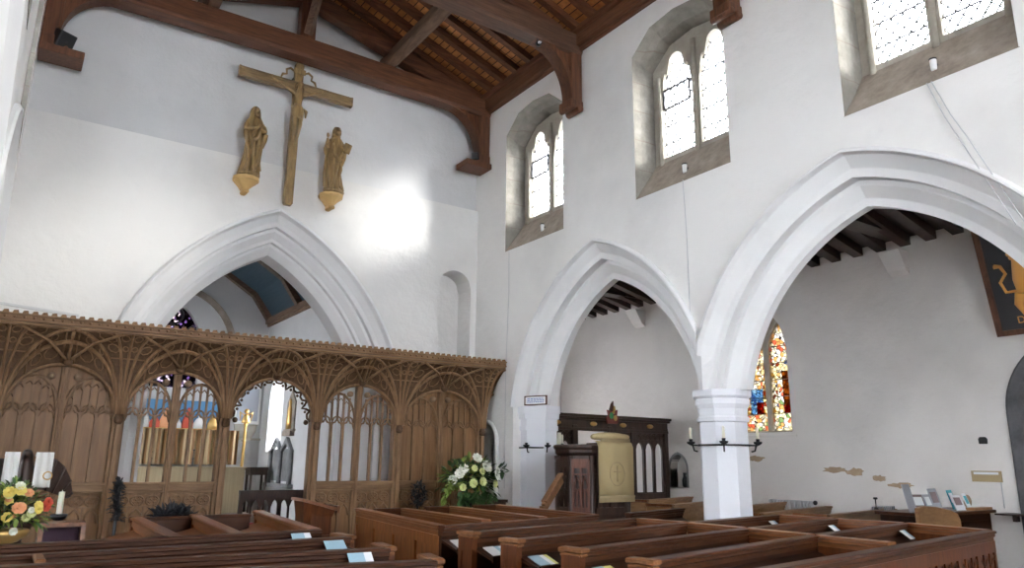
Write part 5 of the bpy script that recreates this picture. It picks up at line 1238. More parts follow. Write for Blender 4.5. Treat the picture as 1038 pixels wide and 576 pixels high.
# left arrangement with gilt vase
t = thing('flower_arrangement', 'yellow, peach and red flower arrangement in a gilt bowl below the eagle lectern', 'flowers', (.12, 6.3, 0))
GC = (.12, 6.3, 1.23)
rg = random.Random(21); fl = []
for k in range(30):
    q = rg.uniform(0, 2 * pi); rr = rg.uniform(.3, 1); fl.append((cos(q) * .22 * rr, -.12 - rg.random() * .08, sin(q) * .16 * rr + .02, rg.uniform(.018, .032), rg.choice(['petaly', 'petaly2', 'petaly2', 'petalo', 'petal', 'petaly'])))
fl += [(.22, -.1, .03, .035, 'petalr'), (.235, -.1, .06, .03, 'petalr'), (.06, -.22, .03, .036, 'petalo'), (.0, -.2, .13, .036, 'petaly'), (.06, -.2, .14, .034, 'petaly')]
bouquet(t, GC, .24, .19, 620, fl, ('leaf', 'leaf2'), 11, .6, .07)
m = MB(); m.lathe([(.07, .96), (.03, .98), (.03, 1.01), (.10, 1.03), (.15, 1.07), (.16, 1.10), (.15, 1.11)], (GC[0], GC[1], 0), 16); m.obj('gilt_bowl', M['gold'], t)
p_ = thing('flower_table', 'low table with pale top under the left flower arrangement', 'table', (.1, 6.3, 0))
m = MB(); m.box((-.2, 6.05, .93), (.36, 6.55, .955)); m.obj('tabletop', M['greystone'], p_)
for x in (-.15, .31):
    for y in (6.1, 6.5): m = MB(); m.box((x - .02, y - .02, 0), (x + .02, y + .02, .93)); m.obj('leg', M['black_oak'], p_)
# ------------------------------------------------------------------ eagle lectern
def lectern():
    X, Y = .22, 7.15; t = thing('eagle_lectern', 'dark carved eagle lectern with spread wings and white cloth, far left before the screen', 'lectern', (X, Y, 0))
    m = MB(); m.lathe([(.22, 0), (.22, .06), (.12, .12), (.06, .2), (.05, .55), (.09, .62), (.05, .7), (.05, .98), (.10, 1.05), (.12, 1.12), (.04, 1.18)], (X, Y, 0), 14); m.obj('stem', M['black_oak'], t)
    P = [(X, Y, 1.20, .05), (X, Y, 1.33, .075, .08), (X, Y - .02, 1.47, .07, .065), (X + .0, Y - .04, 1.57, .045), (X - .005, Y - .07, 1.63, .042, .05), (X - .01, Y - .13, 1.62, .018)]
    skin('eagle_body', P, [(i, i + 1) for i in range(5)], M['black_oak'], t)
    for s in (-1, 1):
        m = MB(); top = [(.05, 1.52), (.12, 1.58), (.20, 1.58), (.27, 1.52), (.325, 1.42), (.35, 1.32), (.345, 1.28)]; low = [(.05, 1.36), (.10, 1.34), (.16, 1.33), (.21, 1.31), (.26, 1.29), (.30, 1.27), (.33, 1.265)]
        r0 = [(X + s * x, Y - .05 + x * .25, z) for x, z in top]; r1 = [(X + s * x, Y - .0 + x * .3, z) for x, z in low]
        m.loft([r0, r1, [(x, y + .025, z) for x, y, z in r1], [(x, y + .03, z) for x, y, z in r0], r0], False)
        for k in range(5): m.tube([V(r0[k + 1]) + V((0, -.012, -.01)), V(r1[k + 1]) + V((0, -.012, 0))], [.012, .008], 5)
        m.obj('wing', M['black_oak'], t)
    c = thing('lectern_cloth', 'white linen cloth hanging over the eagle lectern on both sides of its neck', 'cloth', (X, Y - .08, 1.3))
    for s, x0, x1, zb in ((-1, .05, .15, 1.39), (1, .055, .175, 1.36)):
        m = MB(); n = 10; g = []
        for z in lin(1.63, zb, 6): g.append([(X + s * (x0 + (x1 - x0) * i / n), Y - .12 - .012 * sin(i * 1.3) - (.02 if z < 1.6 else 0), z) for i in range(n + 1)])
        back = [[(x, y + .012, z) for x, y, z in r] for r in g[::-1]]
        m.loft(g + back, False, False, True); m.loft([[(X + s * x0, Y - .12, 1.63), (X + s * x1, Y - .12, 1.63)], [(X + s * x0, Y + .1, 1.60), (X + s * x1, Y + .1, 1.60)]], False); m.obj('cloth_fall', M['cloth_w'], c)
    m = MB(); m.tube([(X + .15 + .03 * cos(q), Y - .155, 1.45 + .03 * sin(q)) for q in lin(0, 2 * pi, 12)], .005, 5); m.obj('gold_emblem', M['gold'], c)
    t = thing('candle_stand', 'dark iron candle stand with one white candle right of the eagle lectern', 'candlestick', (.49, 7.05, 0))
    m = MB(); m.lathe([(.10, 0), (.10, .02), (.015, .05), (.012, 1.10), (.02, 1.12)], (.49, 7.05, 0), 10); m.obj('stem', M['iron'], t); m = MB(); m.lathe([(.02, 1.10), (.05, 1.12), (.062, 1.15), (.055, 1.155)], (.49, 7.05, 0), 14); m.obj('dish', M['iron'], t)
    m = MB(); m.lathe([(.022, 0), (.022, .17), (.003, .172), (.002, .185)], (.49, 7.05, 1.155), 10); o = m.obj('candle', M['wax']); tag(o, 'thick white candle on the dark stand right of the eagle lectern', 'candle')
    t = thing('reading_desk', 'brown framed reading desk with dark hollow front below the candle, far left', 'desk', (.5, 6.75, 0))
    m = MB()
    for x in (.36, .63): m.hexa([(x - .015, 6.55, 0), (x + .015, 6.55, 0), (x + .015, 6.9, 0), (x - .015, 6.9, 0)], [(x - .015, 6.6, 1.12), (x + .015, 6.6, 1.12), (x + .015, 6.8, 1.12), (x - .015, 6.8, 1.12)])
    m.box((.35, 6.58, 1.09), (.64, 6.82, 1.12)); m.obj('frame', M['pewy'], t); m = MB(); m.box((.375, 6.7, .1), (.615, 6.72, 1.09)); m.box((.375, 6.6, .95), (.615, 6.7, .97)); m.obj('hollow', M['purple'], t)
M['purple'] = mat('dark_purple_felt', (.05, .025, .04), .9)
lectern()
# dark ornaments by the stalls
def blades(name, c, pts, n, ln, label, cat, seed):
    rnd = random.Random(seed); t = thing(name, label, cat, (c[0], c[1], 0)); m = MB()
    for k in range(n):
        p = pts[int(rnd.random() * len(pts))]; a = rnd.uniform(0, 2 * pi); e = rnd.uniform(-.4, 1.4); d = (cos(a) * cos(e), sin(a) * cos(e), sin(e))
        leafblade(m, V(p) + V((rnd.uniform(-.02, .02), rnd.uniform(-.02, .02), rnd.uniform(-.03, .03))), d, ln * rnd.uniform(.6, 1.2), ln * .14)
    m.obj('dark_leaves', M['blackcloth'], t); return t
t = blades('dark_garland', (1.17, 9.2), [(1.17 + .02 * sin(z * 9), 9.2, z) for z in lin(.95, 1.32, 12)], 330, .09, 'tall narrow dark garland on a stand before the left side of the screen', 'ornament', 2)
m = MB(); m.lathe([(.10, 0), (.10, .03), (.02, .05), (.015, 1.3), (.03, 1.34)], (1.17, 9.2, 0), 8); m.obj('pole', M['iron'], t)
t = blades('spiky_plant', (1.56, 8.3), [(1.56 + .12 * cos(q), 8.3, .95 + .05 * sin(q)) for q in lin(0, pi, 6)], 300, .19, 'black spiky leaved plant behind the middle front stall on the left', 'plant', 4)
m = MB(); m.lathe([(.12, 0), (.10, .04), (.03, .1), (.03, .7), (.10, .8), (.12, .92)], (1.56, 8.3, 0), 10); m.obj('pot', M['black'], t)
t = blades('dark_garland', (4.85, 9.3), [(4.85 + .07 * cos(q), 9.3, 1.13 + .13 * sin(q)) for q in lin(0, 2 * pi, 14)] + [(4.85, 9.3, 1.13)], 260, .09, 'dark leafy wreath on a stand before the screen, left of the white flowers', 'ornament', 9)
m = MB(); m.lathe([(.10, 0), (.10, .03), (.02, .05), (.015, 1.1), (.03, 1.14)], (4.85, 9.32, 0), 8); m.obj('pole', M['iron'], t)
# small lectern stand at the right of the doorway
t = thing('book_stand', 'small brown oak book stand with sloping top beside the screen doorway', 'lectern', (3.15, 8.6, 0))
m = MB(); m.box((3.05, 8.45, .05), (3.30, 8.75, 1.02)); m.box((3.0, 8.4, 0), (3.35, 8.8, .08)); m.box((3.03, 8.43, .72), (3.32, 8.77, .76)); m.obj('body', M['pewe'], t, bevel=.01)
m = MB(); m.hexa([(2.92, 8.40, 1.14), (3.36, 8.40, 1.02), (3.36, 8.80, 1.02), (2.92, 8.80, 1.14)], [(2.93, 8.40, 1.17), (3.37, 8.40, 1.05), (3.37, 8.80, 1.05), (2.93, 8.80, 1.17)]); m.box((3.34, 8.4, 1.0), (3.37, 8.8, 1.08)); m.obj('sloping_top', M['pewy'], t); m = MB(); m.hexa([(2.98, 8.47, .9), (3.28, 8.47, .9), (3.28, 8.73, .9), (2.98, 8.73, .9)], [(2.95, 8.43, 1.13), (3.33, 8.43, 1.03), (3.33, 8.77, 1.03), (2.95, 8.77, 1.13)]); m.obj('neck', M['pewe'], t)

# ------------------------------------------------------------------ pulpit
def pulpit():
    cx, cy, R = 6.84, 8.12, .66
    t = thing('pulpit', 'dark carved oak pulpit in the small arch with a gold fall', 'pulpit', (cx, cy, 0)); q = 0
    PP = [(.33, -.50), (.50, -.26), (.50, .02), (.33, .26), (-.33, .26), (-.50, .02), (-.50, -.26), (-.33, -.50)]
    hx = lambda r, z: [(cx + x * r / R, cy + y * r / R, z) for x, y in PP]
    m = MB(); m.loft([hx(r, z) for r, z in ((.25, 0), (.25, .15), (.2, .3), (.25, .6), (.5, .78), (R, .84))], True, True); m.obj('pedestal', M['black_oak'], t)
    m = MB(); m.loft([hx(r, z) for r, z in ((R, .84), (R, .9), (R - .03, .92), (R - .03, 1.68))], True, True); m.obj('body', M['black_oak'], t)
    for k in range(8):
        m = MB(); x, y, _ = hx(R - .02, 0)[k]; m.lathe([(.045, .9), (.03, .96), (.03, 1.6), (.045, 1.68)], (x, y, 0), 8); m.obj('corner_shaft', M['black_oak'], t)
        p = V(hx(R - .03, 0)[k]); p2 = V(hx(R - .03, 0)[(k + 1) % 8]); e = p2 - p; n_ = V((e.y, -e.x, 0)).normalized() * .022
        F = lambda u, z: p + e * u + n_ + V((0, 0, z))
        m = MB()
        m.bar(F(.06, 1.58), F(.94, 1.58), .03, .12); m.bar(F(.06, .97), F(.94, .97), .03, .10); m.bar(F(.06, 1.44), F(.94, 1.44), .03, .02)
        for u in (.12, .88, .5): m.bar(F(u, .95), F(u, 1.6), .03, .035, n_)
        for c_, w in ((.31, .17), (.69, .17)):
            m.tube([F(c_ - w, 1.22), F(c_ - w * .7, 1.33), F(c_, 1.41), F(c_ + w * .7, 1.33), F(c_ + w, 1.22)], .014, 5); m.tube([F(c_ - w, 1.15), F(c_ - w * .4, 1.26), F(c_, 1.24), F(c_ + w * .4, 1.26), F(c_ + w, 1.15)], .01, 5); m.bar(F(c_, 1.0), F(c_, 1.24), .018, .018, n_)
        m.obj('carved_panel', M['carved_red'] if k == 6 else M['black_oak'], t)
    m = MB(); m.loft([hx(r, z) for r, z in ((R - .03, 1.68), (R + .03, 1.72), (R + .03, 1.76), (R + .07, 1.79), (R + .07, 1.82), (R + .02, 1.83))], True, True); m.obj('cornice', M['black_oak'], t, bevel=.004)
    m = MB(); m.box((cx - .25, cy - .50, 1.83), (cx + .25, cy - .3, 1.85)); m.obj('book_rest', M['black_oak'], t)
    # fall
    yf = cy - .50 * (R + .075) / R - .015
    f = thing('pulpit_fall', 'gold fringed cloth hanging down the front of the dark pulpit', 'cloth', (cx, yf, 1.1))
    x0, x1 = cx - .30, cx + .33; n = 30; g = []
    for z in [1.88, 1.86, 1.80, 1.6, 1.4, 1.16]: g.append([(x0 + (x1 - x0) * i / n, yf - .010 * sin(i * .55 + z) - (.03 if z < 1.85 else .0) * 1 + (.06 if z > 1.87 else 0), z) for i in range(n + 1)])
    m = MB(); m.loft(g + [[(x, y + .014, z) for x, y, z in r] for r in g[::-1]], False, False, True); m.obj('cloth_panel', M['cloth_g'], f)
    m = MB()
    for i in range(60): x = x0 + (x1 - x0) * (i + .5) / 60; m.box((x - .004, yf - .035, 1.09), (x + .004, yf - .028, 1.165))
    m.box((x0, yf - .042, 1.15), (x1, yf - .02, 1.175)); m.obj('fringe', M['cloth_gf'], f)
    m = MB(); m.tube([(cx + .015 + .13 * cos(a), yf - .043, 1.45 + .15 * sin(a)) for a in lin(0, 2 * pi, 20)], .006, 5); m.tube([(cx + .015, yf - .043, 1.35), (cx + .015, yf - .043, 1.55)], .006, 5); m.tube([(cx - .05, yf - .043, 1.48), (cx + .08, yf - .043, 1.48)], .006, 5); m.obj('emblem', M['cloth_gf'], f)
    c = thing('pulpit_cushion', 'plump gold cushion with fringe on top of the pulpit', 'cushion', (cx, cy, 1.86))
    m = MB(); m.loft([[(x, yf + .10 + ry * cos(a), 1.93 + rz * sin(a) + .012 * sin(x * 30)) for a in [2 * pi * k / 12 for k in range(12)]] for x, ry, rz in ((x0 + .04, .02, .01), (x0 + .05, .09, .04), (x0 + .2, .11, .055), (x1 - .2, .11, .055), (x1 - .03, .09, .04), (x1 - .02, .02, .01))], True, True, True); m.obj('pad', M['cloth_g'], c)
    m = MB()
    for i in range(60): x = x0 + .06 + (x1 - x0 - .1) * (i + .5) / 60; m.box((x - .003, yf - .012, 1.86), (x + .003, yf - .006, 1.91))
    m.obj('fringe', M['cloth_gf'], c)
    s = thing('pulpit_stair', 'brown wooden stair with sloping side board left of the pulpit', 'stair', (5.8, 7.6, 0))
    m = MB(); a, b = V((5.75, 7.66, 1.04)), V((6.17, 7.84, 1.38)); m.bar(a, b, .05, .11); m.bar(a + V((0, 0, .07)), b + V((0, 0, .07)), .08, .03); m.obj('handrail', M['pale3'], s, bevel=.008)
    m = MB(); m.box((5.71, 7.62, 0), (5.79, 7.70, 1.06)); m.obj('newel', M['pale3'], s)
    for k in range(4):
        m = MB(); x = 5.76 + k * .11; m.box((x, 7.85, .19 * (k + 1)), (x + .14, 8.35, .19 * (k + 1) + .03)); m.obj('tread', M['black_oak'], s)
    m = MB(); m.bar((5.8, 7.7, .1), (6.17, 7.84, .75), .03, .2); m.obj('string', M['pale3'], s)
M['carved_red'] = wood('carved_warm_oak', (.06, .02, .012), (.16, .06, .035), .45, (6, 6, 1))
M['pale3'] = wood('stair_oak', (0.1275, 0.0600, 0.0263), (0.2475, 0.1237, 0.0562), .45, (1.5, 6, 3))
M['cloth_gf'] = mat('gold_fringe', (.36, .28, .15), .8)
pulpit()

# ------------------------------------------------------------------ parclose screen in the aisle
def parclose():
    Y = 10.0; x0, x1 = 7.25, 10.38
    t = thing('parclose_screen', 'dark carved oak screen across the aisle behind the pulpit', 'screen', (8.9, Y, 0))
    for x, w in ((7.3, .05), (8.14, .06), (8.93, .05), (9.50, .05), (10.33, .05)):
        m = MB(); m.box((x - w, Y - .06, 0), (x + w, Y + .06, 2.22)); m.obj('post', M['black_oak'], t, bevel=.01)
    m = MB(); m.box((x0, Y - .07, 2.13), (x1, Y + .07, 2.18)); m.box((x0, Y - .05, 2.18), (x1, Y + .05, 2.32)); m.box((x0, Y - .12, 2.32), (x1, Y + .1, 2.36)); m.box((x0 - .02, Y - .16, 2.36), (x1, Y + .12, 2.405)); m.obj('cornice', M['black_oak'], t, bevel=.005)
    for x in (7.75, 8.55, 9.25, 9.92):
        m = MB(); m.ball((x, Y - .055, 2.25), .05, 8, 5, (1.7, .4, .8)); m.obj('gilt_boss', M['gold'], t)
    m = MB(); m.box((x0, Y - .05, .98), (8.93, Y + .05, 1.06)); m.box((9.5, Y - .05, .98), (x1, Y + .05, 1.06)); m.box((x0, Y - .03, 0), (8.08, Y + .03, 1.0)); m.box((8.93, Y - .03, 0), (x1, Y + .03, 1.0)); m.obj('dado', M['black_oak'], t)
    for a, b, n, nm in ((7.35, 8.08, 3, 0), (9.55, 10.28, 3, 0)):
        w = (b - a) / n; hs = []; us = [a, b]
        for i in range(n):
            c = a + w * (i + .5); g = pointed(c, w / 2 - .03, 1.82, .14); hs.append((c - w / 2 + .03, c + w / 2 - .03, lambda u: 1.08, g)); us += lin(c - w / 2 + .03, c + w / 2 - .03, 8)
        m = MB()
        for y in (Y - .02, Y + .02): wall_mesh(m, hs, us, 1.04, lambda u: 2.15, lambda u, z: (u, y, z))
        for h in hs:
            ring = [(h[0], 1.08)] + [(u, h[3](u)) for u in lin(h[0], h[1], 8)] + [(h[1], 1.08)]; m.loft([[(u, Y - .02, z) for u, z in ring], [(u, Y + .02, z) for u, z in ring]], True)
        for i in range(n * 2): m.tube([(a + w / 2 * (i + .5) + .05 * cos(q), Y - .03, 2.06 + .05 * sin(q)) for q in lin(0, 2 * pi, 10)], .01, 4)
        m.obj('arched_lights', M['black_oak'], t)
    m = MB(); m.box((8.98, Y - .02, 1.75), (9.45, Y + .02, 2.15))
    for i in range(5): m.tube([(9.03 + .09 * i + .04 * cos(q), Y - .03, 1.95 + .07 * sin(q)) for q in lin(0, 2 * pi, 10)], .01, 4); m.box((9.02 + .09 * i, Y - .035, 1.06), (9.04 + .09 * i, Y - .0, 1.85))
    m.obj('carved_grille', M['black_oak'], t)
    # crest on top
    t = thing('painted_crest', 'small red, green and gold painted crest standing on top of the dark aisle screen', 'ornament', (8.88, Y - .05, 2.4))
    m = MB(); pts = [(-.11, .0), (.11, 0), (.15, .12), (.10, .14), (.12, .25), (.04, .20), (.0, .28), (-.05, .20), (-.11, .24), (-.09, .14), (-.15, .11)]; X0 = 8.9
    m.loft([[(X0 + u, Y - .13, 2.26 + z) for u, z in pts], [(X0 + u, Y - .17, 2.26 + z) for u, z in pts]], True, True); m.obj('shield', M['darkred'], t)
    m = MB(); m.ball((X0 - .04, Y - .18, 2.40), .05, 8, 5, (1, .4, 1.2)); m.obj('green_leaf', M['leafg'], t); m = MB(); m.ball((X0 + .05, Y - .18, 2.36), .045, 8, 5, (1, .4, 1.2)); m.tube([(X0 + .0, Y - .18, 2.44), (X0 + .03, Y - .18, 2.56), (X0 + .06, Y - .17, 2.50)], [.03, .02, .01], 6); m.obj('gold_finial', M['gold'], t)
    m = MB(); m.tube([(X0 - .02, Y - .15, 2.48), (X0 - .0, Y - .15, 2.60), (X0 + .03, Y - .15, 2.66)], [.05, .03, .008], 6); m.obj('plume', M['carved_red'], t)
    # furled banner
    t = thing('furled_banner', 'furled cream, orange and blue banner on a pole behind the half pier', 'banner', (7.35, 9.35, 0))
    m = MB(); m.tube([(7.30, 9.35, 0), (7.26, 9.35, 2.15)], .016, 8); m.ball((7.26, 9.35, 2.18), .035); m.obj('pole', M['pale'], t)
    for nm, c, a0, zt, zb, rx in (('cream_fold', 'wax', 0, 2.05, 1.05, .10), ('orange_fold', 'petalo', .07, 1.85, 1.2, .065), ('blue_fold', 'bluecloth', .03, 1.5, 1.15, .06)):
        m = MB(); n = 16; m.loft([[(7.31 + a0 + r * rx * cos(2 * pi * k / n) * (1 + .3 * sin(2 * pi * k / n * 4)), 9.33 - a0 * .9 + r * rx * .6 * sin(2 * pi * k / n) * (1 + .3 * sin(2 * pi * k / n * 4)), z) for k in range(n)] for r, z in ((.3, zt), (.7, (zt * .8 + zb * .2)), (1, (zt + zb) / 2), (1.05, zb + .05), (.9, zb))], True, True, True); m.obj(nm, M[c], t)
M['darkred'] = mat('dark_red_paint', (.20, .04, .03), .5); M['leafg'] = mat('green_enamel', (.06, .30, .10), .5); M['bluecloth'] = mat('blue_silk', (.08, .14, .45), .6)
parclose()

# ------------------------------------------------------------------ wall candle hoops and notice
def candle_on(t_pos, label):
    m = MB(); m.lathe([(.017, 0), (.015, .15), (.003, .152), (.002, .165)], t_pos, 8); o = m.obj('candle', M['wax']); tag(o, label, 'candle')
def hoop(cx, cy, arms, label, cl, half=False):
    z = 1.80; t = thing('candle_bracket', label, 'candle bracket', (cx, cy, z)); q = pi / 8; r = .285 / cos(q)
    m = MB(); ks = range(9) if not half else range(3, 8)
    m.tube([(cx + r * cos(q + pi / 4 * k), cy + r * sin(q + pi / 4 * k), z) for k in ks], .010, 5); m.obj('band', M['iron'], t)
    for i, (dx, dy) in enumerate(arms):
        d = V((dx, dy, 0)).normalized(); a = V((cx, cy, z)); rr = .29; e = a + d * (rr + .075)
        m = MB(); m.tube([a + d * rr - V((0, 0, .07)), a + d * (rr + .04) - V((0, 0, .06)), a + d * (rr + .055) + V((0, 0, -.0)), e + V((0, 0, .02))], .010, 5); m.tube([a + d * (rr - .02), e], .008, 5); m.obj('arm', M['iron'], t)
        m = MB(); m.lathe([(.012, .0), (.045, .02), (.05, .04), (.02, .042), (.022, .07)], tuple(e), 10); m.obj('cup', M['iron'], t)
        if i in cl: candle_on(tuple(e + V((0, 0, .045))), cl[i])
hoop(6.8, 5.66, [(-.64, .77), (-.77, -.64), (.62, -.78)], 'black iron candle bracket around the white octagonal pier', {0: 'cream candle on the left arm of the pier bracket', 1: 'cream candle on the front arm of the pier bracket', 2: 'cream candle on the right arm of the pier bracket'})
hoop(6.8, 9.19, [(-.8, -.35), (-.25, -.95), (.7, -.75)], 'black iron candle bracket on the white half pier beside the rood screen', {2: 'pale candle on the half pier bracket in front of the dark screen'}, True)
t = thing('framed_notice', 'small framed notice resting on the capital of the white half pier', 'notice', (6.42, 8.85, 2.42))
Fm = frame2((6.50, 9.14), (6.62, 8.80)); LnN = .40
m = MB(Fm); m.box((0, -.012, 2.42), (LnN, .012, 2.435)); m.box((0, -.012, 2.545), (LnN, .012, 2.56)); m.box((0, -.012, 2.42), (.015, .012, 2.56)); m.box((LnN - .015, -.012, 2.42), (LnN, .012, 2.56)); m.obj('frame', M['pewe'], t)
m = MB(Fm); m.box((.01, -.004, 2.43), (LnN - .01, .008, 2.55)); m.obj('sheet', M['paper_w'], t)
m = MB(Fm)
for j, z in enumerate((2.515, 2.49, 2.465)):
    x = .05
    while x < LnN - .07:
        w = random.uniform(.02, .05); m.box((x, -.007, z - .005), (min(x + w, LnN - .05), -.003, z + .005)); x += w + .012
m.obj('lettering', M['bluecloth'], t)
# ------------------------------------------------------------------ royal arms board
def arms():
    yb0, z0, z1 = 4.14, 3.21, 4.75; xb, xt = 10.36, 9.98; Wd = 1.55
    up = V((xt - xb, 0, z1 - z0)); H = up.length; up.normalize(); rt = V((0, -1, 0)); nn = rt.cross(up)   # faces the nave
    if nn.x > 0: nn = -nn
    o = V((xb, yb0, z0)); F = lambda u, v, d=0: o + rt * u + up * v + nn * d
    t = thing('painted_board', 'black board with golden lion in brown frame, hung tilted on the aisle wall', 'painted board', tuple(o))
    def slab(m, u0, u1, v0, v1, d0, d1): m.hexa([F(u0, v0, d0), F(u1, v0, d0), F(u1, v1, d0), F(u0, v1, d0)], [F(u0, v0, d1), F(u1, v0, d1), F(u1, v1, d1), F(u0, v1, d1)])
    m = MB(); slab(m, .03, Wd - .03, .03, H - .03, -.02, .0); m.obj('black_ground', M['black'], t)
    m = MB()
    for a in ((0, .07, 0, H), (Wd - .07, Wd, 0, H), (0, Wd, 0, .07), (0, Wd, H - .07, H)): slab(m, *a, -.03, .03)
    m.obj('frame', M['beamz'], t)
    def lion(m, c, s, f=1):
        P = lambda u, v: F(c[0] + u * s * f, c[1] + v * s, .012)
        def tb(pts, rs): m.tube([P(*p) for p in pts], [r * s for r in rs], 8, True, True)
        tb([(.05, -.35), (.06, -.1), (.0, .15), (.02, .35)], [.13, .15, .17, .12]); tb([(.02, .38), (-.02, .5), (-.1, .52)], [.15, .12, .06])
        tb([(.0, .28), (-.22, .32), (-.34, .45)], [.07, .05, .045]); tb([(-.02, .1), (-.25, .08), (-.36, .16)], [.07, .05, .045])
        tb([(.0, -.35), (-.16, -.5), (-.08, -.68), (-.2, -.74)], [.11, .08, .05, .05]); tb([(.12, -.35), (.2, -.55), (.12, -.75), (.02, -.82)], [.11, .08, .05, .05])
        tb([(.15, -.3), (.36, -.3), (.42, -.1), (.3, .05), (.36, .2), (.46, .22)], [.03, .03, .03, .03, .035, .05])
        for k in range(7): a = -1.2 + k * .55; m.ball(P(.02 + .15 * cos(a), .42 + .15 * sin(a)), .05 * s, 6, 4)
    m = MB(); lion(m, (.46, .74), .66, -1); m.obj('golden_lion', M['goldpaint'], t)
    m = MB(); pts = [(.9, .55), (1.1, .55), (1.2, .8), (1.2, 1.2), (.9, 1.2)]; m.loft([[F(u, v, .004) for u, v in pts], [F(u, v, .014) for u, v in pts]], True, True); m.obj('shield', M['petalr'], t)
    cu = bpy.data.curves.new('motto', 'FONT'); cu.body = 'DIEV ET MON DROIT'; cu.size = .125; cu.extrude = .003; cu.materials.append(M['goldpaint'])
    ob = bpy.data.objects.new('motto', cu); COL.objects.link(ob)
    R3 = Mx((rt, up, rt.cross(up))).transposed().to_4x4(); R3.translation = F(.26, .14, .006 if rt.cross(up).dot(nn) > 0 else .006) - o
    dg = bpy.context.evaluated_depsgraph_get(); me = bpy.data.meshes.new_from_object(ob.evaluated_get(dg)); bpy.data.objects.remove(ob)
    me.transform(R3); me.materials.clear(); me.materials.append(M['goldpaint']); o2 = bpy.data.objects.new('motto_lettering', me); COL.objects.link(o2); o2.parent = t
    m = MB()
    for v, u in ((H, .3), (H, 1.25)): m.tube([F(u, v, 0), (XA, yb0 - u, z1 + .1)], .006, 5)
    m.obj('hanging_wire', M['iron'], t)
M['goldpaint'] = mat('gold_paint', (.58, .27, .05), .5)
arms()
# sign plate, vent, cable
t = thing('wall_plaque', 'small beige plaque on the white aisle wall above the bookcase', 'plaque', (XA, 4.51, 1.4))
m = MB(); m.box((XA - .02, 4.34, 1.41), (XA, 4.69, 1.545)); m.obj('plate', M['beige'] if 'beige' in M else M['cloth_gf'], t)
m = MB(); m.box((XA - .024, 4.37, 1.50), (XA - .018, 4.66, 1.53)); m.obj('pale_strip', M['paper_w'], t)
m = MB(); m.tube([(XA - .01, 4.36, 1.41), (XA - .01, 4.36, 1.1)], .006, 5); m.obj('cord', M['cable'], t)
m = MB(); pts = [(4.455, 1.88), (4.545, 1.88), (4.55, 1.94), (4.53, 1.965), (4.47, 1.965), (4.45, 1.94)]; m.loft([[(XA - .03, u, z) for u, z in pts], [(XA, u, z) for u, z in pts]], True, True); o = m.obj('wall_vent', M['dark']); tag(o, 'small dark arched vent on the aisle wall above the beige plaque', 'vent')
# bookcase with leaflets
t = thing('bookcase', 'dark brown bookcase desk at the far right with leaflets on top', 'bookcase', (9.5, 4.55, 0))
m = MB(); m.box((8.42, 4.36, 0), (10.0, 4.84, 1.06)); m.box((8.5, 4.345, .1), (9.16, 4.362, .98)); m.box((9.26, 4.345, .1), (9.92, 4.362, .98)); m.obj('body', M['pewd'], t, bevel=.008)
m = MB(); m.box((8.38, 4.31, 1.06), (10.05, 4.88, 1.095)); m.obj('top', M['pewx'], t, bevel=.006)
m = MB(); m.box((10.08, 4.08, 1.03), (XA - .02, 4.35, 1.05)); m.box((10.3, 4.2, .95), (XA - .02, 4.25, 1.03)); o = m.obj('small_shelf', M['black_oak']); tag(o, 'narrow dark shelf on the wall right of the bookcase', 'shelf')
def card(x, y, w, h, c, label, rot=0, lean=.06, z=1.095, nm='leaflet'):
    x = 8.52 + (x - 8.98) * 1.38; w *= 1.15; y -= .12
    m = MB(Mx.Translation(V((x, y, z))) @ Mx.Rotation(rot, 4, 'Z'))
    t = thing(nm, label, 'leaflet', (x, y, z)); m.hexa([(-w / 2, 0, 0), (w / 2, 0, 0), (w / 2, .008, 0), (-w / 2, .008, 0)], [(-w / 2, lean, h), (w / 2, lean, h), (w / 2, lean + .008, h), (-w / 2, lean + .008, h)]); m.obj('cover', M[c[0]], t)
    if len(c) > 1:
        m = MB(m.M); f = lambda v, d: lean * v / h - d
        m.hexa([(-w * .35, f(h * .35, .003), h * .35), (w * .35, f(h * .35, .003), h * .35), (w * .35, f(h * .35, -.001), h * .35), (-w * .35, f(h * .35, -.001), h * .35)], [(-w * .35, f(h * .85, .003), h * .85), (w * .35, f(h * .85, .003), h * .85), (w * .35, f(h * .85, -.001), h * .85), (-w * .35, f(h * .85, -.001), h * .85)]); m.obj('picture', M[c[1]], t)
card(8.98, 4.62, .22, .30, ('paper_g',), 'tall grey card standing at the left end of the bookcase top', .2)
card(9.20, 4.70, .20, .18, ('paper_r', 'paper_w'), 'dark and white booklet leaning beside the tall grey card', -.3)
card(9.33, 4.66, .16, .18, ('paper_g', 'paper_w'), 'grey leaflet leaning second from the tall grey card', .1)
card(9.50, 4.70, .24, .24, ('paper_g', 'paper_r'), 'upright grey leaflet with dark photograph in the middle of the bookcase', .15)
card(9.66, 4.55, .16, .17, ('paper_w', 'paper_r'), 'white leaflet with dark pinkish picture right of the bookcase middle', -.1)
card(9.80, 4.70, .18, .22, ('paper_t', 'paper_w'), 'teal and white leaflet near the right end of the bookcase', .2)
card(9.93, 4.62, .14, .18, ('paper_w', 'paper_t'), 'white leaflet with teal picture at the right end of the bookcase', .2)
m = MB(); m.tube([(9.95 + .07 * cos(q), 4.58, 1.177 + .07 * sin(q)) for q in lin(0, 2 * pi, 14)], .012, 6); m.tube([(9.95, 4.56, 1.177), (9.95, 4.60, 1.177)], .06, 12); o = m.obj('round_dish', M['peel']); tag(o, 'small brown round dish standing at the right end of the bookcase', 'dish')
m = MB(); m.box((8.44, 4.33, 1.096), (9.0, 4.44, 1.112)); m.box((8.46, 4.34, 1.112), (8.96, 4.43, 1.12)); o = m.obj('paper_stack', M['paper_w']); tag(o, 'flat stack of white papers lying on the bookcase left of the middle', 'papers')
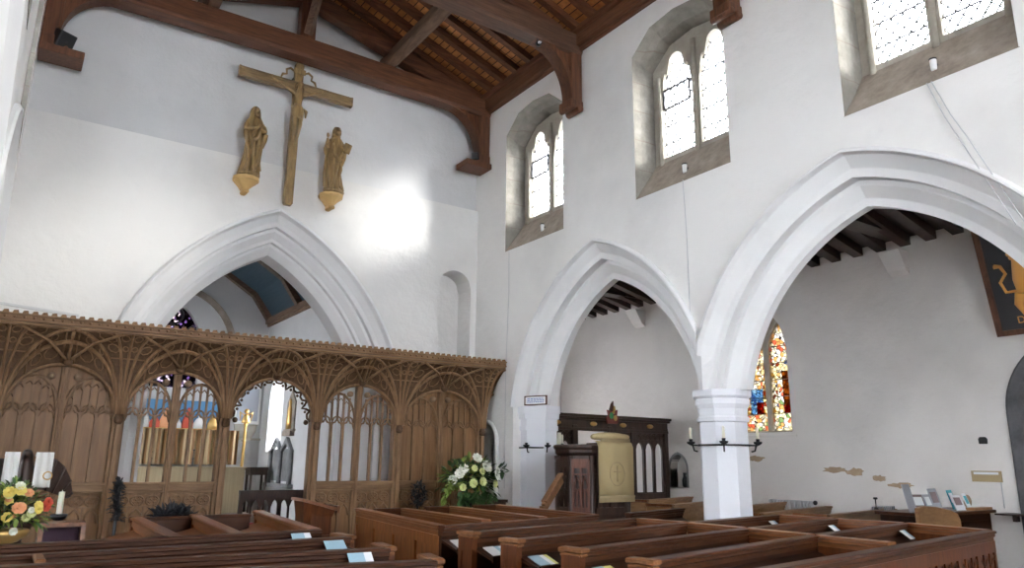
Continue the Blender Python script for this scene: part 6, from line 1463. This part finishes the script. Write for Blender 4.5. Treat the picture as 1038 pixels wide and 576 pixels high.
m = MB(); m.box((9.55, 4.33, 1.096), (10.0, 4.44, 1.125)); o = m.obj('wooden_tray', M['pale']); tag(o, 'low pale wooden tray at the right front of the bookcase top', 'tray')
# small things standing on far benches
m = MB(); m.lathe([(.03, 0), (.02, .02), (.008, .03), (.008, .12), (.03, .13), (.025, .15)], (9.5, 5.50, 1.045), 8); o = m.obj('small_stand', M['iron']); tag(o, 'tiny black stand on the bench left of the striped cloth', 'ornament')
t = thing('radiator', 'pale ribbed radiator just right of the white pier behind the benches', 'radiator', (9.9, 7.3, 0))
for i in range(14): m = MB(); m.box((10.24, 6.95 + i * .055, .0), (10.34, 6.975 + i * .055, 1.06)); m.obj('fin', M['cable'], t)
m = MB(); m.box((10.26, 6.93, 1.02), (10.32, 7.72, 1.04)); m.box((10.26, 6.93, .1), (10.32, 7.72, .14)); m.obj('pipe', M['cable'], t); m = MB(); m.ball((10.28, 6.9, 1.04), .035); m.obj('valve', M['iron'], t)
# ------------------------------------------------------------------ lamps and cables
for k, (c, lb) in enumerate(((8.70, 'farthest'), (5.78, 'middle'), (2.80, 'nearest'))):
    t = thing('sill_uplighter', 'small white uplighter on the %s clerestory window sill' % lb, 'lamp', (6.52, c, 5.1))
    m = MB(); m.lathe([(.022, 5.07), (.026, 5.08), (.030, 5.17), (.028, 5.175)], (6.50, c, 0), 12); m.obj('housing', M['white'], t)
    m = MB(); m.lathe([(.033, 5.172), (.033, 5.185)], (6.50, c, 0), 12); m.box((6.52, c - .02, 5.12), (6.56, c + .02, 5.14)); m.obj('cap', M['iron'], t)
def wall_cable(pts, label):
    m = MB(); m.tube(pts, .0045, 5); o = m.obj('cable', M['cable']); tag(o, label, 'cable')
wall_cable([(6.39, 5.72, 4.93), (6.39, 5.70, 4.3), (6.385, 5.70, 3.3)], 'thin pale cable running down the wall below the middle clerestory window')
wall_cable([(6.39, 2.83, 4.92), (6.39, 2.72, 4.55), (6.36, 2.60, 4.25), (6.36, 2.30, 3.45)], 'thin pale cable running down over the large arch, left one of two')
wall_cable([(6.39, 2.79, 4.92), (6.39, 2.67, 4.55), (6.36, 2.54, 4.25), (6.36, 2.24, 3.45)], 'thin pale cable running down over the large arch, right one of two')
wall_cable([(6.39, 9.45, 4.92), (6.39, 9.44, 4.2), (6.39, 9.5, 3.0), (6.39, 9.5, 1.2)], 'thin pale cable running down the wall beside the rood screen end')
def box_lamp(x, y, z, rz, rx, label, s=.13):
    t = thing('box_floodlight', label, 'lamp', (x, y, z)); m = MB(Mx.Translation(V((x, y, z))) @ Mx.Rotation(rz, 4, 'Z') @ Mx.Rotation(rx, 4, 'X'))
    m.box((-s, -s * .8, -s), (s, s * .7, s)); m.obj('body', M['black'], t, bevel=.012); m2 = MB(m.M); m2.box((-s * .82, -s * .84, -s * .82), (s * .82, -s * .78, s * .82)); m2.ball((0, -s * .86, -s * .1), s * .12, 6, 4); m2.obj('front', M['iron'], t)
    m3 = MB(m.M); m3.tube([(0, s * .6, 0), (0, s * 1.4, 0)], .02, 6); m3.obj('bracket', M['iron'], t)
box_lamp(-.02, 10.12, 6.74, .5, .5, 'black square floodlight at the foot of the left roof brace by the east wall', .105)
box_lamp(6.08, 10.05, 6.68, -.9, .2, 'small black floodlight on the corbel in the corner above the blocked doorway', .06)
t = thing('spot_lamp', 'small round spotlight fixed under the second roof truss', 'lamp', (5.58, 7.55, 7.42))
m = MB(); m.tube([(5.60, 7.60, 7.42), (5.55, 7.50, 7.39)], .04, 10); m.obj('housing', M['iron'], t); m = MB(); m.ball((5.545, 7.49, 7.388), .034, 10, 6); m.obj('lens', M['chrome'], t); m = MB(); m.tube([(5.6, 7.6, 7.43), (5.6, 7.62, 7.52)], .01, 5); m.obj('arm', M['iron'], t)

# ------------------------------------------------------------------ camera, sun, sky
cam = bpy.data.cameras.new('camera'); co = bpy.data.objects.new('camera', cam); COL.objects.link(co)
cam.sensor_width = 36; cam.lens = 744.357 / 1038 * 36; cam.clip_start = .02
Rm = Mx(((0.82424549, -0.1414255, -0.5482866), (-0.56613259, -0.18763252, -0.80267548), (0.01064239, 0.97200456, -0.23472084)))
co.matrix_world = Mx.Translation(V((0, 0, 1.6))) @ Rm.to_4x4()
SC.camera = co
sd = V((-.75, .61, -.26)).normalized()
sl = bpy.data.lights.new('sun', 'SUN'); sl.energy = 25; sl.angle = R_(13.0); sl.color = (1, .95, .86)
so = bpy.data.objects.new('sun', sl); COL.objects.link(so); so.rotation_euler = sd.to_track_quat('-Z', 'Y').to_euler(); so.location = (20, -15, 20)
w = bpy.data.worlds.new('sky'); SC.world = w; w.use_nodes = True; nt = w.node_tree
bg = nt.nodes['Background']; bg.inputs[0].default_value = (.95, .97, 1.0, 1); bg.inputs[1].default_value = 24.0
SC.view_settings.view_transform = 'Standard'; SC.view_settings.look = 'None'; SC.view_settings.gamma = 1; SC.view_settings.exposure = .66; SC.view_settings.use_curve_mapping = False
SC.cycles.use_denoising = True; SC.cycles.max_bounces = 10; SC.cycles.diffuse_bounces = 6; SC.cycles.transparent_max_bounces = 16; SC.cycles.transmission_bounces = 6
SC.cycles.use_fast_gi = False; SC.cycles.sample_clamp_indirect = 8; SC.cycles.caustics_reflective = False; SC.cycles.caustics_refractive = False
